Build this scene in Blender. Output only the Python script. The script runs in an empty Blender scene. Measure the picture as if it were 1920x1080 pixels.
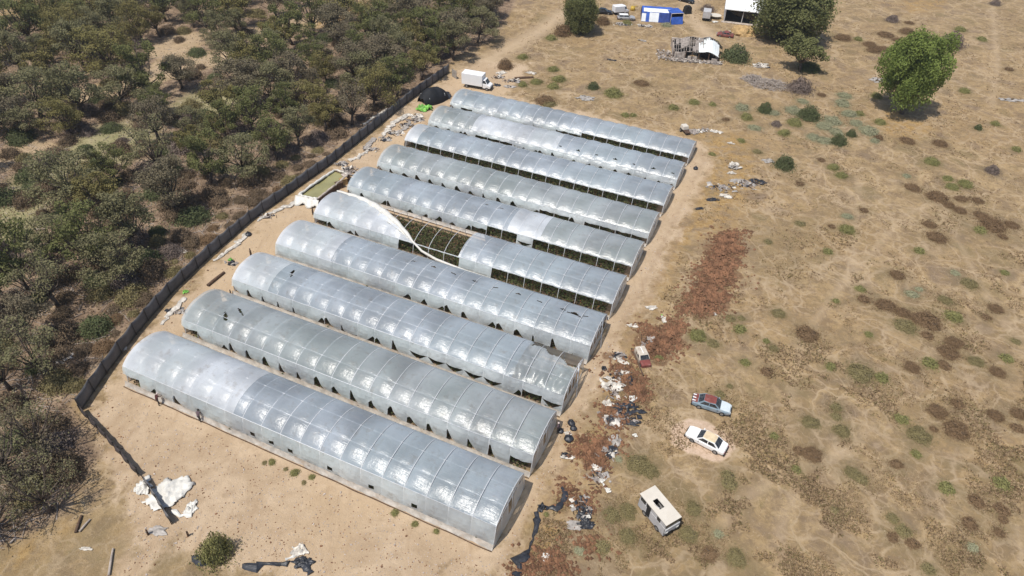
import bpy, bmesh, math, random
import numpy as np
from mathutils import Vector, Matrix, noise as mnoise
random.seed(7); np.random.seed(7)
PI = math.pi
sc = bpy.context.scene
COL = sc.collection

# ---------------------------------------------------------------- camera
F_PX, PITCH, ROLL, CH = 1256.745, 0.7076515, 0.0403581, 60.0
_fw = Vector((0, math.cos(PITCH), -math.sin(PITCH)))
_r0 = Vector((1, 0, 0)); _u0 = Vector((0, math.sin(PITCH), math.cos(PITCH)))
_r = math.cos(ROLL)*_r0 + math.sin(ROLL)*_u0
_u = -math.sin(ROLL)*_r0 + math.cos(ROLL)*_u0
def at(px, py, z=0.0):
    d = _fw + _r*((px-960)/F_PX) - _u*((py-540)/F_PX)
    t = (z-CH)/d.z
    p = d*t
    return Vector((p.x, p.y, z))
def ppm(p):                      # pixels (of 1920) per metre at a point
    return F_PX / max(1.0, (p-Vector((0,0,CH))).dot(_fw))
cd = bpy.data.cameras.new('camera'); cam = bpy.data.objects.new('camera', cd); COL.objects.link(cam)
cam.matrix_world = Matrix(((_r.x,_u.x,-_fw.x,0),(_r.y,_u.y,-_fw.y,0),(_r.z,_u.z,-_fw.z,CH),(0,0,0,1)))
cd.sensor_width = 36; cd.lens = F_PX/1920*36; cd.clip_end = 20000; cd.clip_start = 0.5
sc.camera = cam

# ---------------------------------------------------------------- light
SAZ = math.radians(43); SEL = math.radians(65)   # shadows fall towards +X,+Y
sdir = Vector((-math.cos(SAZ)*math.cos(SEL), -math.sin(SAZ)*math.cos(SEL), math.sin(SEL)))
sl = bpy.data.lights.new('sun', 'SUN'); so = bpy.data.objects.new('sun', sl); COL.objects.link(so)
sl.energy = 4.3; sl.angle = math.radians(0.5); sl.color = (1, 0.955, 0.88)
so.rotation_euler = sdir.to_track_quat('Z', 'Y').to_euler()
w = bpy.data.worlds.new('World'); sc.world = w; w.use_nodes = True
nt = w.node_tree; bg = nt.nodes['Background']
sky = nt.nodes.new('ShaderNodeTexSky'); sky.sky_type = 'NISHITA'; sky.sun_disc = False
sky.sun_elevation = SEL; sky.sun_rotation = math.atan2(sdir.x, sdir.y)
sky.air_density = 1.0; sky.dust_density = 1.5
nt.links.new(sky.outputs[0], bg.inputs[0]); bg.inputs[1].default_value = 0.12
sc.view_settings.view_transform = 'Standard'; sc.view_settings.look = 'None'
sc.view_settings.exposure = 0.0; sc.view_settings.gamma = 1.0

# ---------------------------------------------------------------- materials
class NT:
    def __init__(s, name):
        s.m = bpy.data.materials.new(name); s.m.use_nodes = True
        s.t = s.m.node_tree; s.t.nodes.clear()
        s.out = s.n('ShaderNodeOutputMaterial')
    def n(s, t, **k):
        x = s.t.nodes.new(t)
        for a, v in k.items(): setattr(x, a, v)
        return x
    def l(s, a, b): s.t.links.new(a, b)
    def val(s, sock, v):
        if hasattr(v, 'is_linked') or isinstance(v, bpy.types.NodeSocket): s.l(v, sock)
        else: sock.default_value = v
    def noise(s, scale, detail=4, rough=.55, vec=None, dist=0.0):
        x = s.n('ShaderNodeTexNoise'); x.inputs['Scale'].default_value = scale
        x.inputs['Detail'].default_value = detail; x.inputs['Roughness'].default_value = rough
        x.inputs['Distortion'].default_value = dist
        if vec is not None: s.l(vec, x.inputs['Vector'])
        return x.outputs['Fac']
    def ramp(s, fac, lo, hi, a=0.0, b=1.0):
        x = s.n('ShaderNodeMapRange'); x.interpolation_type = 'SMOOTHSTEP'
        s.val(x.inputs['Value'], fac)
        x.inputs['From Min'].default_value = lo; x.inputs['From Max'].default_value = hi
        x.inputs['To Min'].default_value = a; x.inputs['To Max'].default_value = b
        return x.outputs[0]
    def mix(s, fac, a, b):
        x = s.n('ShaderNodeMix', data_type='RGBA')
        s.val(x.inputs[0], fac)
        for sk, v in ((x.inputs[6], a), (x.inputs[7], b)):
            if isinstance(v, (tuple, list)): sk.default_value = (*v[:3], 1)
            else: s.l(v, sk)
        return x.outputs[2]
    def math(s, op, a, b=0.0):
        x = s.n('ShaderNodeMath', operation=op); s.val(x.inputs[0], a); s.val(x.inputs[1], b); return x.outputs[0]
    def bump(s, h, strength=.5, dist=.1):
        x = s.n('ShaderNodeBump'); x.inputs['Strength'].default_value = strength
        x.inputs['Distance'].default_value = dist; s.l(h, x.inputs['Height']); return x.outputs[0]
    def pos(s): return s.n('ShaderNodeNewGeometry').outputs['Position']
    def obj(s): return s.n('ShaderNodeTexCoord').outputs['Object']

def simple(name, col, rough=.7, var=.15, scale=3.0, metal=0.0, spec=.4, bump=0.0, dirt=None):
    k = NT(name); v = k.obj()
    n1 = k.noise(scale, 5, .6, v)
    dk = tuple(c*(1-var) for c in col); lt = tuple(min(1, c*(1+var)) for c in col)
    c = k.mix(k.ramp(n1, .3, .7), dk, lt)
    if dirt:
        c = k.mix(k.ramp(k.noise(scale*.6, 6, .7, v), .5, .72, 0, dirt[1]), c, dirt[0])
    b = k.n('ShaderNodeBsdfPrincipled'); k.l(c, b.inputs['Base Color'])
    b.inputs['Roughness'].default_value = rough; b.inputs['Metallic'].default_value = metal
    b.inputs['Specular IOR Level'].default_value = spec
    if bump: k.l(k.bump(k.noise(scale*2, 5, .6, v), bump, .05), b.inputs['Normal'])
    k.l(b.outputs[0], k.out.inputs[0]); return k.m

def leafmat(name, c1, c2, c3=None, transl=.25, scale=.7):
    k = NT(name)
    n1 = k.noise(scale, 3, .6, k.pos()); oi = k.n('ShaderNodeObjectInfo').outputs['Random']
    c = k.mix(k.ramp(n1, .35, .65), c1, c2)
    c = k.mix(k.ramp(oi, 0, 1, 0, .6), c, c3 or c2)
    g = k.noise(9.0, 2, .5, k.pos())
    c = k.mix(k.ramp(g, .35, .7), c, tuple(x*1.5 for x in c1))
    d = k.n('ShaderNodeBsdfDiffuse'); k.l(c, d.inputs[0])
    t = k.n('ShaderNodeBsdfTranslucent'); k.l(c, t.inputs[0])
    mx = k.n('ShaderNodeMixShader'); mx.inputs[0].default_value = transl
    k.l(d.outputs[0], mx.inputs[1]); k.l(t.outputs[0], mx.inputs[2]); k.l(mx.outputs[0], k.out.inputs[0])
    return k.m

def plastic(name, tint, transp, rough, seed):
    k = NT(name); v = k.obj()
    mp = k.n('ShaderNodeMapping'); k.l(v, mp.inputs[0]); mp.inputs['Scale'].default_value = (1.0, .45, .8)
    mp.inputs['Location'].default_value = (seed, seed*2, 0)
    fine = k.noise(3.2, 5, .6, mp.outputs[0], .6)
    mp2 = k.n('ShaderNodeMapping'); k.l(v, mp2.inputs[0]); mp2.inputs['Scale'].default_value = (.35, 2.6, 1.0)
    mp2.inputs['Rotation'].default_value = (0, 0, .35)
    strk = k.noise(1.7, 4, .65, mp2.outputs[0], .4)
    big = k.noise(.22, 3, .5, v)
    c = k.mix(k.ramp(big, .3, .7), tuple(x*.80 for x in tint), tuple(min(1, x*1.10) for x in tint))
    c = k.mix(k.ramp(k.noise(.12, 3, .5, mp.outputs[0]), .42, .62, 0, .5), c, (tint[0]*.86, tint[1]*.92, tint[2]*.88))
    c = k.mix(k.ramp(strk, .55, .75, 0, .45), c, tuple(min(.95, x*1.15) for x in tint))
    c = k.mix(k.ramp(k.noise(.9, 5, .7, v), .52, .75, 0, .42), c, (.36, .31, .25))
    bmp = k.n('ShaderNodeMath', operation='ADD'); k.l(k.math('MULTIPLY', fine, .34), bmp.inputs[0]); k.l(k.math('MULTIPLY', strk, .45), bmp.inputs[1])
    nrm = k.bump(bmp.outputs[0], .60, .16)
    d = k.n('ShaderNodeBsdfDiffuse'); k.l(c, d.inputs[0]); k.l(nrm, d.inputs['Normal'])
    t = k.n('ShaderNodeBsdfTranslucent'); k.l(c, t.inputs[0])
    m1 = k.n('ShaderNodeMixShader'); m1.inputs[0].default_value = .36
    k.l(d.outputs[0], m1.inputs[1]); k.l(t.outputs[0], m1.inputs[2])
    tr = k.n('ShaderNodeBsdfTransparent'); tr.inputs[0].default_value = (.93, .95, .97, 1)
    m2 = k.n('ShaderNodeMixShader'); k.val(m2.inputs[0], k.ramp(big, .25, .75, transp+.07, transp-.07))
    k.l(m1.outputs[0], m2.inputs[1]); k.l(tr.outputs[0], m2.inputs[2])
    g = k.n('ShaderNodeBsdfGlossy'); g.inputs['Roughness'].default_value = rough; g.inputs[0].default_value = (1, 1, 1, 1)
    k.l(nrm, g.inputs['Normal'])
    fr = k.n('ShaderNodeFresnel'); fr.inputs[0].default_value = 1.48
    m3 = k.n('ShaderNodeMixShader'); k.val(m3.inputs[0], k.math('ADD', k.math('MULTIPLY', fr.outputs[0], .72), .010))
    k.l(m2.outputs[0], m3.inputs[1]); k.l(g.outputs[0], m3.inputs[2]); k.l(m3.outputs[0], k.out.inputs[0])
    return k.m

def ground_mat():
    k = NT('dry_ground'); P = k.pos()
    at1 = k.n('ShaderNodeAttribute'); at1.attribute_name = 'zone'
    at2 = k.n('ShaderNodeAttribute'); at2.attribute_name = 'zone2'
    s1 = k.n('ShaderNodeSeparateColor'); k.l(at1.outputs['Color'], s1.inputs[0])
    s2 = k.n('ShaderNodeSeparateColor'); k.l(at2.outputs['Color'], s2.inputs[0])
    n_big = k.noise(.035, 4, .6, P); n_mid = k.noise(.22, 6, .65, P, .8); n_fine = k.noise(1.6, 8, .7, P)
    n_grit = k.noise(9, 4, .6, P); n_m2 = k.noise(.6, 5, .65, P)
    # dry field
    c = k.mix(k.ramp(n_mid, .38, .62), (.258, .180, .094), (.385, .274, .146))
    c = k.mix(k.ramp(n_big, .42, .62, 0, .55), c, (.345, .232, .115))
    c = k.mix(k.ramp(n_fine, .46, .62, 0, .62), c, (.205, .145, .086))
    c = k.mix(k.ramp(k.noise(.33, 5, .7, P, 2.0), .50, .62, 0, .55), c, (.235, .165, .092))
    c = k.mix(k.ramp(k.noise(.5, 6, .7, P, 1.2), .56, .68, 0, .6), c, (.205, .158, .07))
    c = k.mix(k.ramp(k.noise(.13, 5, .6, P, .5), .58, .72, 0, .5), c, (.20, .15, .115))
    c = k.mix(k.ramp(k.noise(.42, 4, .6, P, .6), .50, .60, 0, .5), c, (.185, .130, .082))
    c = k.mix(k.ramp(k.noise(.9, 4, .6, P, .8), .54, .64, 0, .45), c, (.42, .305, .175))
    # trodden network of pale trails
    wp = k.n('ShaderNodeVectorMath', operation='ADD')
    nz = k.n('ShaderNodeTexNoise'); nz.inputs['Scale'].default_value = .16; nz.inputs['Detail'].default_value = 4; k.l(P, nz.inputs['Vector'])
    sc_ = k.n('ShaderNodeVectorMath', operation='SCALE'); k.l(nz.outputs['Color'], sc_.inputs[0]); sc_.inputs['Scale'].default_value = 9
    k.l(P, wp.inputs[0]); k.l(sc_.outputs[0], wp.inputs[1])
    vc = k.n('ShaderNodeTexVoronoi'); vc.inputs['Scale'].default_value = .20; k.l(wp.outputs[0], vc.inputs['Vector'])
    ve = k.n('ShaderNodeTexVoronoi', feature='DISTANCE_TO_EDGE'); ve.inputs['Scale'].default_value = .20; k.l(wp.outputs[0], ve.inputs['Vector'])
    sv = k.n('ShaderNodeSeparateColor'); k.l(vc.outputs['Color'], sv.inputs[0])
    inner = k.math('MULTIPLY', k.ramp(ve.outputs[0], .03, .30), k.ramp(sv.outputs[0], .1, .9, .15, .95))
    inner = k.math('MULTIPLY', inner, k.ramp(n_m2, .28, .55, .3, 1))
    c = k.mix(k.math('MULTIPLY', inner, .8), c, k.mix(k.ramp(sv.outputs[1], .3, .7), (.20, .145, .100), (.205, .155, .080)))
    for scl, wd, amt in ((.20, .035, .55), (.075, .018, .5), (.55, .05, .28)):
        vo = k.n('ShaderNodeTexVoronoi', feature='DISTANCE_TO_EDGE'); vo.inputs['Scale'].default_value = scl
        k.l(wp.outputs[0], vo.inputs['Vector'])
        edge = k.ramp(vo.outputs[0], .0, wd*1.6, amt, 0)
        edge = k.math('MULTIPLY', edge, k.ramp(k.noise(.1, 3, .5, P), .33, .52))
        c = k.mix(edge, c, (.45, .34, .222))
    # pale tracks
    c = k.mix(k.math('MULTIPLY', s2.outputs[2], k.ramp(n_m2, .25, .5, .45, 1)), c, (.47, .355, .235))
    at3 = k.n('ShaderNodeAttribute'); at3.attribute_name = 'weedy'
    st = k.math('MULTIPLY', at3.outputs['Fac'], k.ramp(n_m2, .30, .60, .35, 1.0))
    c = k.mix(st, c, k.mix(k.ramp(n_fine, .4, .6), (.155, .118, .066), (.235, .18, .10)))
    # orange dry grass
    o = k.math('MULTIPLY', s1.outputs[2], k.math('MULTIPLY', k.ramp(n_m2, .40, .60), k.ramp(n_mid, .33, .55, .5, 1.0)))
    c = k.mix(o, c, k.mix(k.ramp(n_fine, .4, .6), (.28, .175, .07), (.40, .265, .115)))
    # bare sandy lane
    lane = k.mix(k.ramp(n_mid, .35, .65), (.415, .305, .198), (.50, .38, .258))
    lane = k.mix(k.ramp(n_fine, .52, .68, 0, .5), lane, (.34, .25, .165))
    lane = k.mix(k.ramp(n_big, .45, .6, 0, .6), lane, (.49, .36, .225))
    vt = k.n('ShaderNodeMapping'); k.l(P, vt.inputs[0]); vt.inputs['Scale'].default_value = (.9, .12, 1); vt.inputs['Rotation'].default_value = (0, 0, .38)
    lane = k.mix(k.ramp(k.noise(1.2, 4, .6, vt.outputs[0], .5), .52, .7, 0, .45), lane, (.36, .25, .155))
    e = k.math('ADD', s1.outputs[0], k.math('ADD', k.math('MULTIPLY', k.math('SUBTRACT', n_m2, .5), .8), k.math('MULTIPLY', k.math('SUBTRACT', n_mid, .5), .8)))
    c = k.mix(k.ramp(e, .38, .62), c, lane)
    ru = k.n('ShaderNodeAttribute'); ru.attribute_name = 'rut'
    c = k.mix(k.math('MULTIPLY', ru.outputs['Fac'], k.ramp(n_m2, .3, .6, .25, .85)), c, k.mix(k.ramp(n_big, .40, .60), (.29, .20, .125), (.36, .25, .155)))
    pa = k.n('ShaderNodeAttribute'); pa.attribute_name = 'pale'
    pe_ = k.math('ADD', pa.outputs['Fac'], k.math('MULTIPLY', k.math('SUBTRACT', n_m2, .5), .7))
    c = k.mix(k.ramp(pe_, .42, .60), c, k.mix(k.ramp(n_fine, .4, .65), (.56, .42, .31), (.46, .335, .235)))
    # forest litter
    fl = k.mix(k.ramp(n_m2, .35, .65), (.175, .122, .082), (.30, .215, .148))
    fl = k.mix(k.ramp(n_fine, .5, .62, 0, .75), fl, (.085, .06, .045))
    fl = k.mix(k.ramp(n_mid, .52, .66, 0, .85), fl, (.40, .295, .195))
    e = k.math('ADD', s1.outputs[1], k.math('MULTIPLY', k.math('SUBTRACT', n_mid, .5), .5))
    c = k.mix(k.ramp(e, .35, .65), c, fl)
    # pale grassy clearings
    gr = k.mix(k.ramp(n_m2, .35, .65), (.25, .235, .115), (.34, .30, .17))
    c = k.mix(k.math('MULTIPLY', s2.outputs[1], .9), c, gr)
    bd = k.n('ShaderNodeAttribute'); bd.attribute_name = 'bed'
    c = k.mix(k.math('MULTIPLY', bd.outputs['Fac'], .9), c, k.mix(k.ramp(n_fine, .4, .6), (.085, .062, .042), (.15, .11, .075)))
    # red clay stain
    rd = k.mix(k.ramp(n_fine, .4, .6), (.14, .082, .045), (.225, .135, .078))
    e = k.math('ADD', s2.outputs[0], k.math('MULTIPLY', k.math('SUBTRACT', n_m2, .5), .9))
    c = k.mix(k.ramp(e, .4, .6, 0, .9), c, rd)
    c = k.mix(k.ramp(n_grit, .55, .75, 0, .28), c, (.12, .085, .06))
    c = k.mix(k.ramp(k.noise(4.0, 3, .6, P), .62, .72, 0, .25), c, (.62, .50, .37))
    b = k.n('ShaderNodeBsdfPrincipled'); k.l(c, b.inputs['Base Color']); b.inputs['Roughness'].default_value = .95
    b.inputs['Specular IOR Level'].default_value = .1
    h = k.math('ADD', k.math('MULTIPLY', n_fine, .8), k.math('MULTIPLY', n_grit, .25))
    k.l(k.bump(h, .9, .22), b.inputs['Normal'])
    k.l(b.outputs[0], k.out.inputs[0]); return k.m

def glassmat():
    k = NT('dark_glass'); b = k.n('ShaderNodeBsdfPrincipled')
    k.l(k.mix(k.ramp(k.noise(3, 3, .5, k.obj()), .4, .6), (.02, .022, .025), (.06, .06, .06)), b.inputs['Base Color'])
    b.inputs['Roughness'].default_value = .12; k.l(b.outputs[0], k.out.inputs[0]); return k.m

M = dict(
 ground=ground_mat(), glass=glassmat(),
 pl_grey=plastic('grey_plastic_film', (.68, .76, .85), .42, .27, 1.0),
 pl_clear=plastic('thin_plastic_film', (.70, .76, .79), .46, .26, 5.0),
 pl_white=plastic('white_plastic_film', (.80, .84, .89), .20, .32, 9.0),
 pl_curt=plastic('curtain_plastic_film', (.84, .90, .95), .34, .30, 13.0),
 skirt=simple('skirt_film', (.46, .42, .37), .6, .25, 1.2, dirt=((.36, .27, .19), .7), bump=.4),
 rolled=simple('rolled_white_film', (.62, .60, .55), .45, .10, 2.0, bump=.4),
 whitefilm=simple('white_waste_film', (.52, .48, .42), .7, .38, 1.8, bump=.6),
 greyfilm=simple('grey_waste_film', (.34, .31, .28), .5, .25, 1.5, bump=.6),
 blackfilm=simple('black_waste_film', (.028, .030, .036), .42, .4, 2.0, bump=.6),
 greenfilm=simple('lime_green_tarp', (.17, .42, .07), .45, .35, 1.2, bump=.6),
 steel=simple('galvanised_steel', (.62, .63, .64), .6, .1, 2, metal=.15),
 shade=simple('dark_shade_cloth', (.115, .112, .115), .85, .2, .8, dirt=((.16, .13, .11), .5)),
 shade_dk=simple('shadowed_shade_cloth', (.050, .040, .038), .9, .25, .8),  # brown-black: shadow on the short fence's face, painted into its cloth colour
 blackcloth=simple('black_shade_net', (.010, .011, .014), .8, .4, .5),
 post=simple('fence_post_steel', (.05, .045, .042), .7, .2, 3),
 wood=simple('grey_weathered_timber', (.26, .225, .20), .85, .35, 2.5, bump=.5),
 darkwood=simple('dark_brown_timber', (.09, .055, .035), .85, .35, 2.5, bump=.5),
 tin=simple('pale_roof_tin', (.70, .74, .74), .5, .08, 1.0, dirt=((.45, .33, .25), .35)),
 whiteroof=simple('white_roof_sheet', (.86, .86, .86), .5, .03, 1.0),
 wallwhite=simple('off_white_wall', (.50, .50, .50), .7, .12, 1.0),
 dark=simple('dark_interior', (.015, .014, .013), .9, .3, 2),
 cream=simple('sun_faded_cream_paint', (.61, .56, .48), .5, .05, .9, dirt=((.50, .42, .33), .35)),
 wreckpaint=simple('rust_blotched_cream', (.52, .46, .38), .6, .15, 1.6, dirt=((.2, .12, .08), .95)),
 grey_and_shaded=simple('grey_paint_and_shaded_cream', (.46, .45, .45), .5, .1, 1.5, dirt=((.32, .25, .2), .5)),
 whitepaint=simple('white_car_paint', (.80, .79, .77), .3, .04, 1.0, dirt=((.6, .5, .4), .25)),
 bluepaint=simple('faded_blue_paint', (.22, .29, .34), .45, .2, 1.2, dirt=((.40, .36, .33), .7)),
 bonnetpaint=simple('bleached_blue_bonnet', (.58, .64, .66), .45, .06, 1.0),
 tanroof=simple('peeling_tan_roof', (.62, .50, .33), .6, .12, 1.5),
 redpaint=simple('oxidised_red_roof', (.20, .055, .045), .6, .2, 2.0, dirt=((.3, .2, .17), .5)),
 silver=simple('silver_car_paint', (.45, .45, .46), .35, .08, 2, metal=.3),
 blackpaint=simple('black_car_paint', (.012, .014, .018), .2, .2, 2),
 truckwhite=simple('truck_white_panel', (.78, .78, .78), .45, .03, .8, dirt=((.6, .55, .5), .2)),
 bluetarp=simple('blue_tarp', (.035, .10, .40), .55, .25, .9, bump=.4),
 bluetarp2=simple('deep_blue_tarp', (.02, .045, .20), .6, .3, .9, bump=.4),
 whitetarp=simple('white_tarp', (.72, .74, .76), .55, .08, .9, bump=.3),
 rubber=simple('black_rubber', (.02, .02, .02), .8, .2, 4),
 rim=simple('wheel_rim', (.3, .3, .3), .4, .2, 4, metal=.5),
 lamp=simple('lamp_lens', (.7, .7, .66), .2, .05, 4), redlamp=simple('tail_lamp_lens', (.35, .03, .02), .25, .1, 4),
 yellow=simple('yellow_drum_paint', (.50, .34, .05), .6, .2, 2),
 straw=simple('golden_straw', (.40, .265, .12), .9, .3, 1.2, bump=.9),
 rubble=simple('pale_rubble', (.42, .36, .31), .9, .35, 1.5, bump=.6),
 clod=simple('red_clay_clod', (.185, .094, .050), .9, .45, 1.1, bump=.8),
 concrete=simple('pale_concrete_slab', (.53, .40, .30), .9, .12, .6, dirt=((.38, .28, .2), .5), bump=.4),
 water=simple('algae_green_water', (.27, .25, .115), .10, .14, .35, spec=.5),
 skin=simple('skin', (.32, .19, .13), .6, .1, 5), shirt=simple('dark_red_shirt', (.07, .022, .022), .9, .3, 5),
 shirt2=simple('mauve_grey_shirt', (.12, .085, .095), .9, .3, 5), trousers=simple('dark_trousers', (.045, .040, .040), .9, .3, 5),
 hair=simple('dark_hair', (.015, .012, .01), .7, .2, 8), hat=simple('pale_cap', (.55, .45, .42), .8, .1, 6),
 bark=simple('grey_brown_bark', (.115, .088, .070), .9, .4, 2.5, bump=.5),
 palebark=simple('pale_dead_wood', (.34, .29, .25), .9, .3, 2.5, bump=.5),
 lf_olive=leafmat('olive_gum_leaf', (.175, .158, .064), (.250, .212, .088), (.215, .175, .08), .32),
 lf_grey=leafmat('grey_green_gum_leaf', (.175, .168, .090), (.245, .222, .125), (.21, .185, .105), .32),
 lf_dark=leafmat('dark_green_gum_leaf', (.130, .138, .056), (.190, .188, .08), (.165, .155, .07), .32),
 lf_brown=leafmat('brownish_gum_leaf', (.165, .138, .092), (.22, .185, .125), (.17, .155, .095), .3),
 lf_bright=leafmat('fresh_green_leaf', (.16, .205, .055), (.235, .275, .08), (.185, .22, .065), .35),
 lf_scrub=leafmat('dry_scrub_leaf', (.15, .108, .072), (.20, .148, .10), (.11, .088, .055), .1),
 sb_rust=leafmat('rusty_shrub_leaf', (.175, .115, .066), (.24, .165, .098), (.195, .13, .078), .15, 1.5),
 sb_olive=leafmat('olive_shrub_leaf', (.20, .168, .082), (.26, .22, .115), (.21, .178, .09), .15, 1.5),
 sb_sage=leafmat('sage_shrub_leaf', (.26, .255, .16), (.34, .33, .21), (.28, .28, .185), .1, 1.5),
 sb_green=leafmat('green_shrub_leaf', (.215, .208, .085), (.285, .268, .115), (.235, .222, .095), .15, 1.5),
 sb_dark=leafmat('dark_bush_leaf', (.10, .115, .055), (.14, .155, .075), (.115, .125, .065), .2, 1.5),
 sb_grey=leafmat('grey_twig', (.16, .125, .105), (.215, .17, .145), (.18, .14, .12), .05, 1.5),
 crop=leafmat('crop_leaf', (.060, .072, .030), (.10, .105, .046), (.08, .082, .038), .25, .9),
 croprust=leafmat('withered_crop_leaf', (.13, .065, .035), (.10, .075, .035), (.12, .07, .03), .1, .9),
 grass=leafmat('dry_grass_blade', (.34, .25, .155), (.26, .185, .115), (.29, .21, .13), .25, .3),
 weed=leafmat('brown_weed', (.22, .155, .095), (.17, .115, .075), (.2, .14, .085), .25, .3),
 weedo=leafmat('olive_weed', (.21, .17, .085), (.17, .135, .07), (.2, .16, .085), .25, .3),
)

# ---------------------------------------------------------------- object helpers
def setp(o, label=None, cat=None, group=None, kind=None):
    if label: o['label'] = label
    if cat: o['category'] = cat
    if group: o['group'] = group
    if kind: o['kind'] = kind
    return o
def empty(name, loc, rz=0.0, label=None, cat=None, group=None):
    o = bpy.data.objects.new(name, None); COL.objects.link(o)
    o.location = loc; o.rotation_euler = (0, 0, rz); o.empty_display_size = .3
    return setp(o, label, cat, group)
def link(name, me, parent=None, loc=None, rz=None):
    o = bpy.data.objects.new(name, me); COL.objects.link(o)
    if parent is not None: o.parent = parent
    if loc is not None: o.location = loc
    if rz is not None: o.rotation_euler = (0, 0, rz)
    return o
def plural_copy(src, loc, rz, scale=(1, 1, 1)):
    r = src.copy(); COL.objects.link(r); r.location = loc; r.rotation_euler = (0, 0, rz); r.scale = scale
    for ch in src.children:
        c = ch.copy(); COL.objects.link(c); c.parent = r
        for g in ch.children:
            d = g.copy(); COL.objects.link(d); d.parent = c
    return r

class MB:
    def __init__(s): s.v = []; s.f = []; s.mi = []
    def add(s, vs, fs, mi=0):
        b = len(s.v); s.v += [tuple(p) for p in vs]; s.f += [tuple(b+i for i in f) for f in fs]; s.mi += [mi]*len(fs)
    def quad(s, a, b, c, d, mi=0): s.add((a, b, c, d), ((0, 1, 2, 3),), mi)
    def box(s, c, size, rz=0.0, mi=0, taper=1.0, rot=None):
        hx, hy, hz = size[0]/2, size[1]/2, size[2]/2; pts = []
        for z, t in ((-hz, 1), (hz, taper)):
            for x, y in ((-hx, -hy), (hx, -hy), (hx, hy), (-hx, hy)): pts.append(Vector((x*t, y*t, z)))
        R = rot if rot is not None else Matrix.Rotation(rz, 3, 'Z')
        pts = [R @ p + Vector(c) for p in pts]
        s.add(pts, ((3, 2, 1, 0), (4, 5, 6, 7), (0, 1, 5, 4), (1, 2, 6, 5), (2, 3, 7, 6), (3, 0, 4, 7)), mi)
    def tube(s, pts, rad, n=6, mi=0, cap=True):
        pts = [Vector(p) for p in pts]; m = len(pts)
        if not isinstance(rad, (list, tuple)): rad = [rad]*m
        vs = []; fs = []
        for i, p in enumerate(pts):
            d = (pts[min(i+1, m-1)]-pts[max(i-1, 0)])
            if d.length < 1e-9: d = Vector((0, 0, 1))
            d.normalize(); a = d.cross(Vector((0, 0, 1)))
            if a.length < .05: a = d.cross(Vector((1, 0, 0)))
            a.normalize(); b = d.cross(a)
            for k in range(n):
                t = 2*PI*k/n; vs.append(p + (a*math.cos(t)+b*math.sin(t))*rad[i])
        for i in range(m-1):
            for k in range(n):
                fs.append((i*n+k, i*n+(k+1) % n, (i+1)*n+(k+1) % n, (i+1)*n+k))
        if cap: fs.append(tuple(range(n))[::-1]); fs.append(tuple((m-1)*n+k for k in range(n)))
        s.add(vs, fs, mi)
    def cyl(s, c, r, h, axis='Z', n=16, mi=0):
        ax = {'X': Vector((1, 0, 0)), 'Y': Vector((0, 1, 0)), 'Z': Vector((0, 0, 1))}[axis]; c = Vector(c)
        s.tube([c-ax*h/2, c+ax*h/2], r, n, mi)
    def mesh(s, name, mats, smooth=False):
        me = bpy.data.meshes.new(name); me.from_pydata(s.v, [], s.f)
        for m in (mats if isinstance(mats, (list, tuple)) else [mats]): me.materials.append(m)
        if any(s.mi): me.polygons.foreach_set('material_index', s.mi)
        if smooth: me.polygons.foreach_set('use_smooth', [True]*len(me.polygons))
        me.update(); return me
    def build(s, name, mats, parent=None, smooth=False, loc=None, rz=None):
        return link(name, s.mesh(name, mats, smooth), parent, loc, rz)

def bevelmod(o, w=.03, seg=2):
    m = o.modifiers.new('bevel', 'BEVEL'); m.width = w; m.segments = seg; m.limit_method = 'ANGLE'; m.angle_limit = math.radians(35)
    return o

LATE = []     # things whose label is completed from their nearest landmark
def later(o, desc, cat, group, pos): LATE.append((o, desc, cat, group, Vector((pos[0], pos[1], 0))))

# ---------------------------------------------------------------- ground
def seg_d(X, Y, a, b):
    ax, ay, bx, by = a[0], a[1], b[0], b[1]
    dx, dy = bx-ax, by-ay; L = dx*dx+dy*dy+1e-9
    t = np.clip(((X-ax)*dx+(Y-ay)*dy)/L, 0, 1)
    return np.hypot(X-(ax+t*dx), Y-(ay+t*dy))
def poly_sd(X, Y, P):
    d = np.full(X.shape, 1e9); ins = np.zeros(X.shape, bool); n = len(P)
    for i in range(n):
        a, b = P[i], P[(i+1) % n]; d = np.minimum(d, seg_d(X, Y, a, b))
        cond = ((a[1] > Y) != (b[1] > Y)) & (X < (b[0]-a[0])*(Y-a[1])/(b[1]-a[1]+1e-12)+a[0]); ins ^= cond
    return np.where(ins, -d, d)
def soft(d, w): return np.clip(.5 - d/(2*w), 0, 1)
def W2(pts): return [tuple(at(*p)[:2]) for p in pts]

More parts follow.
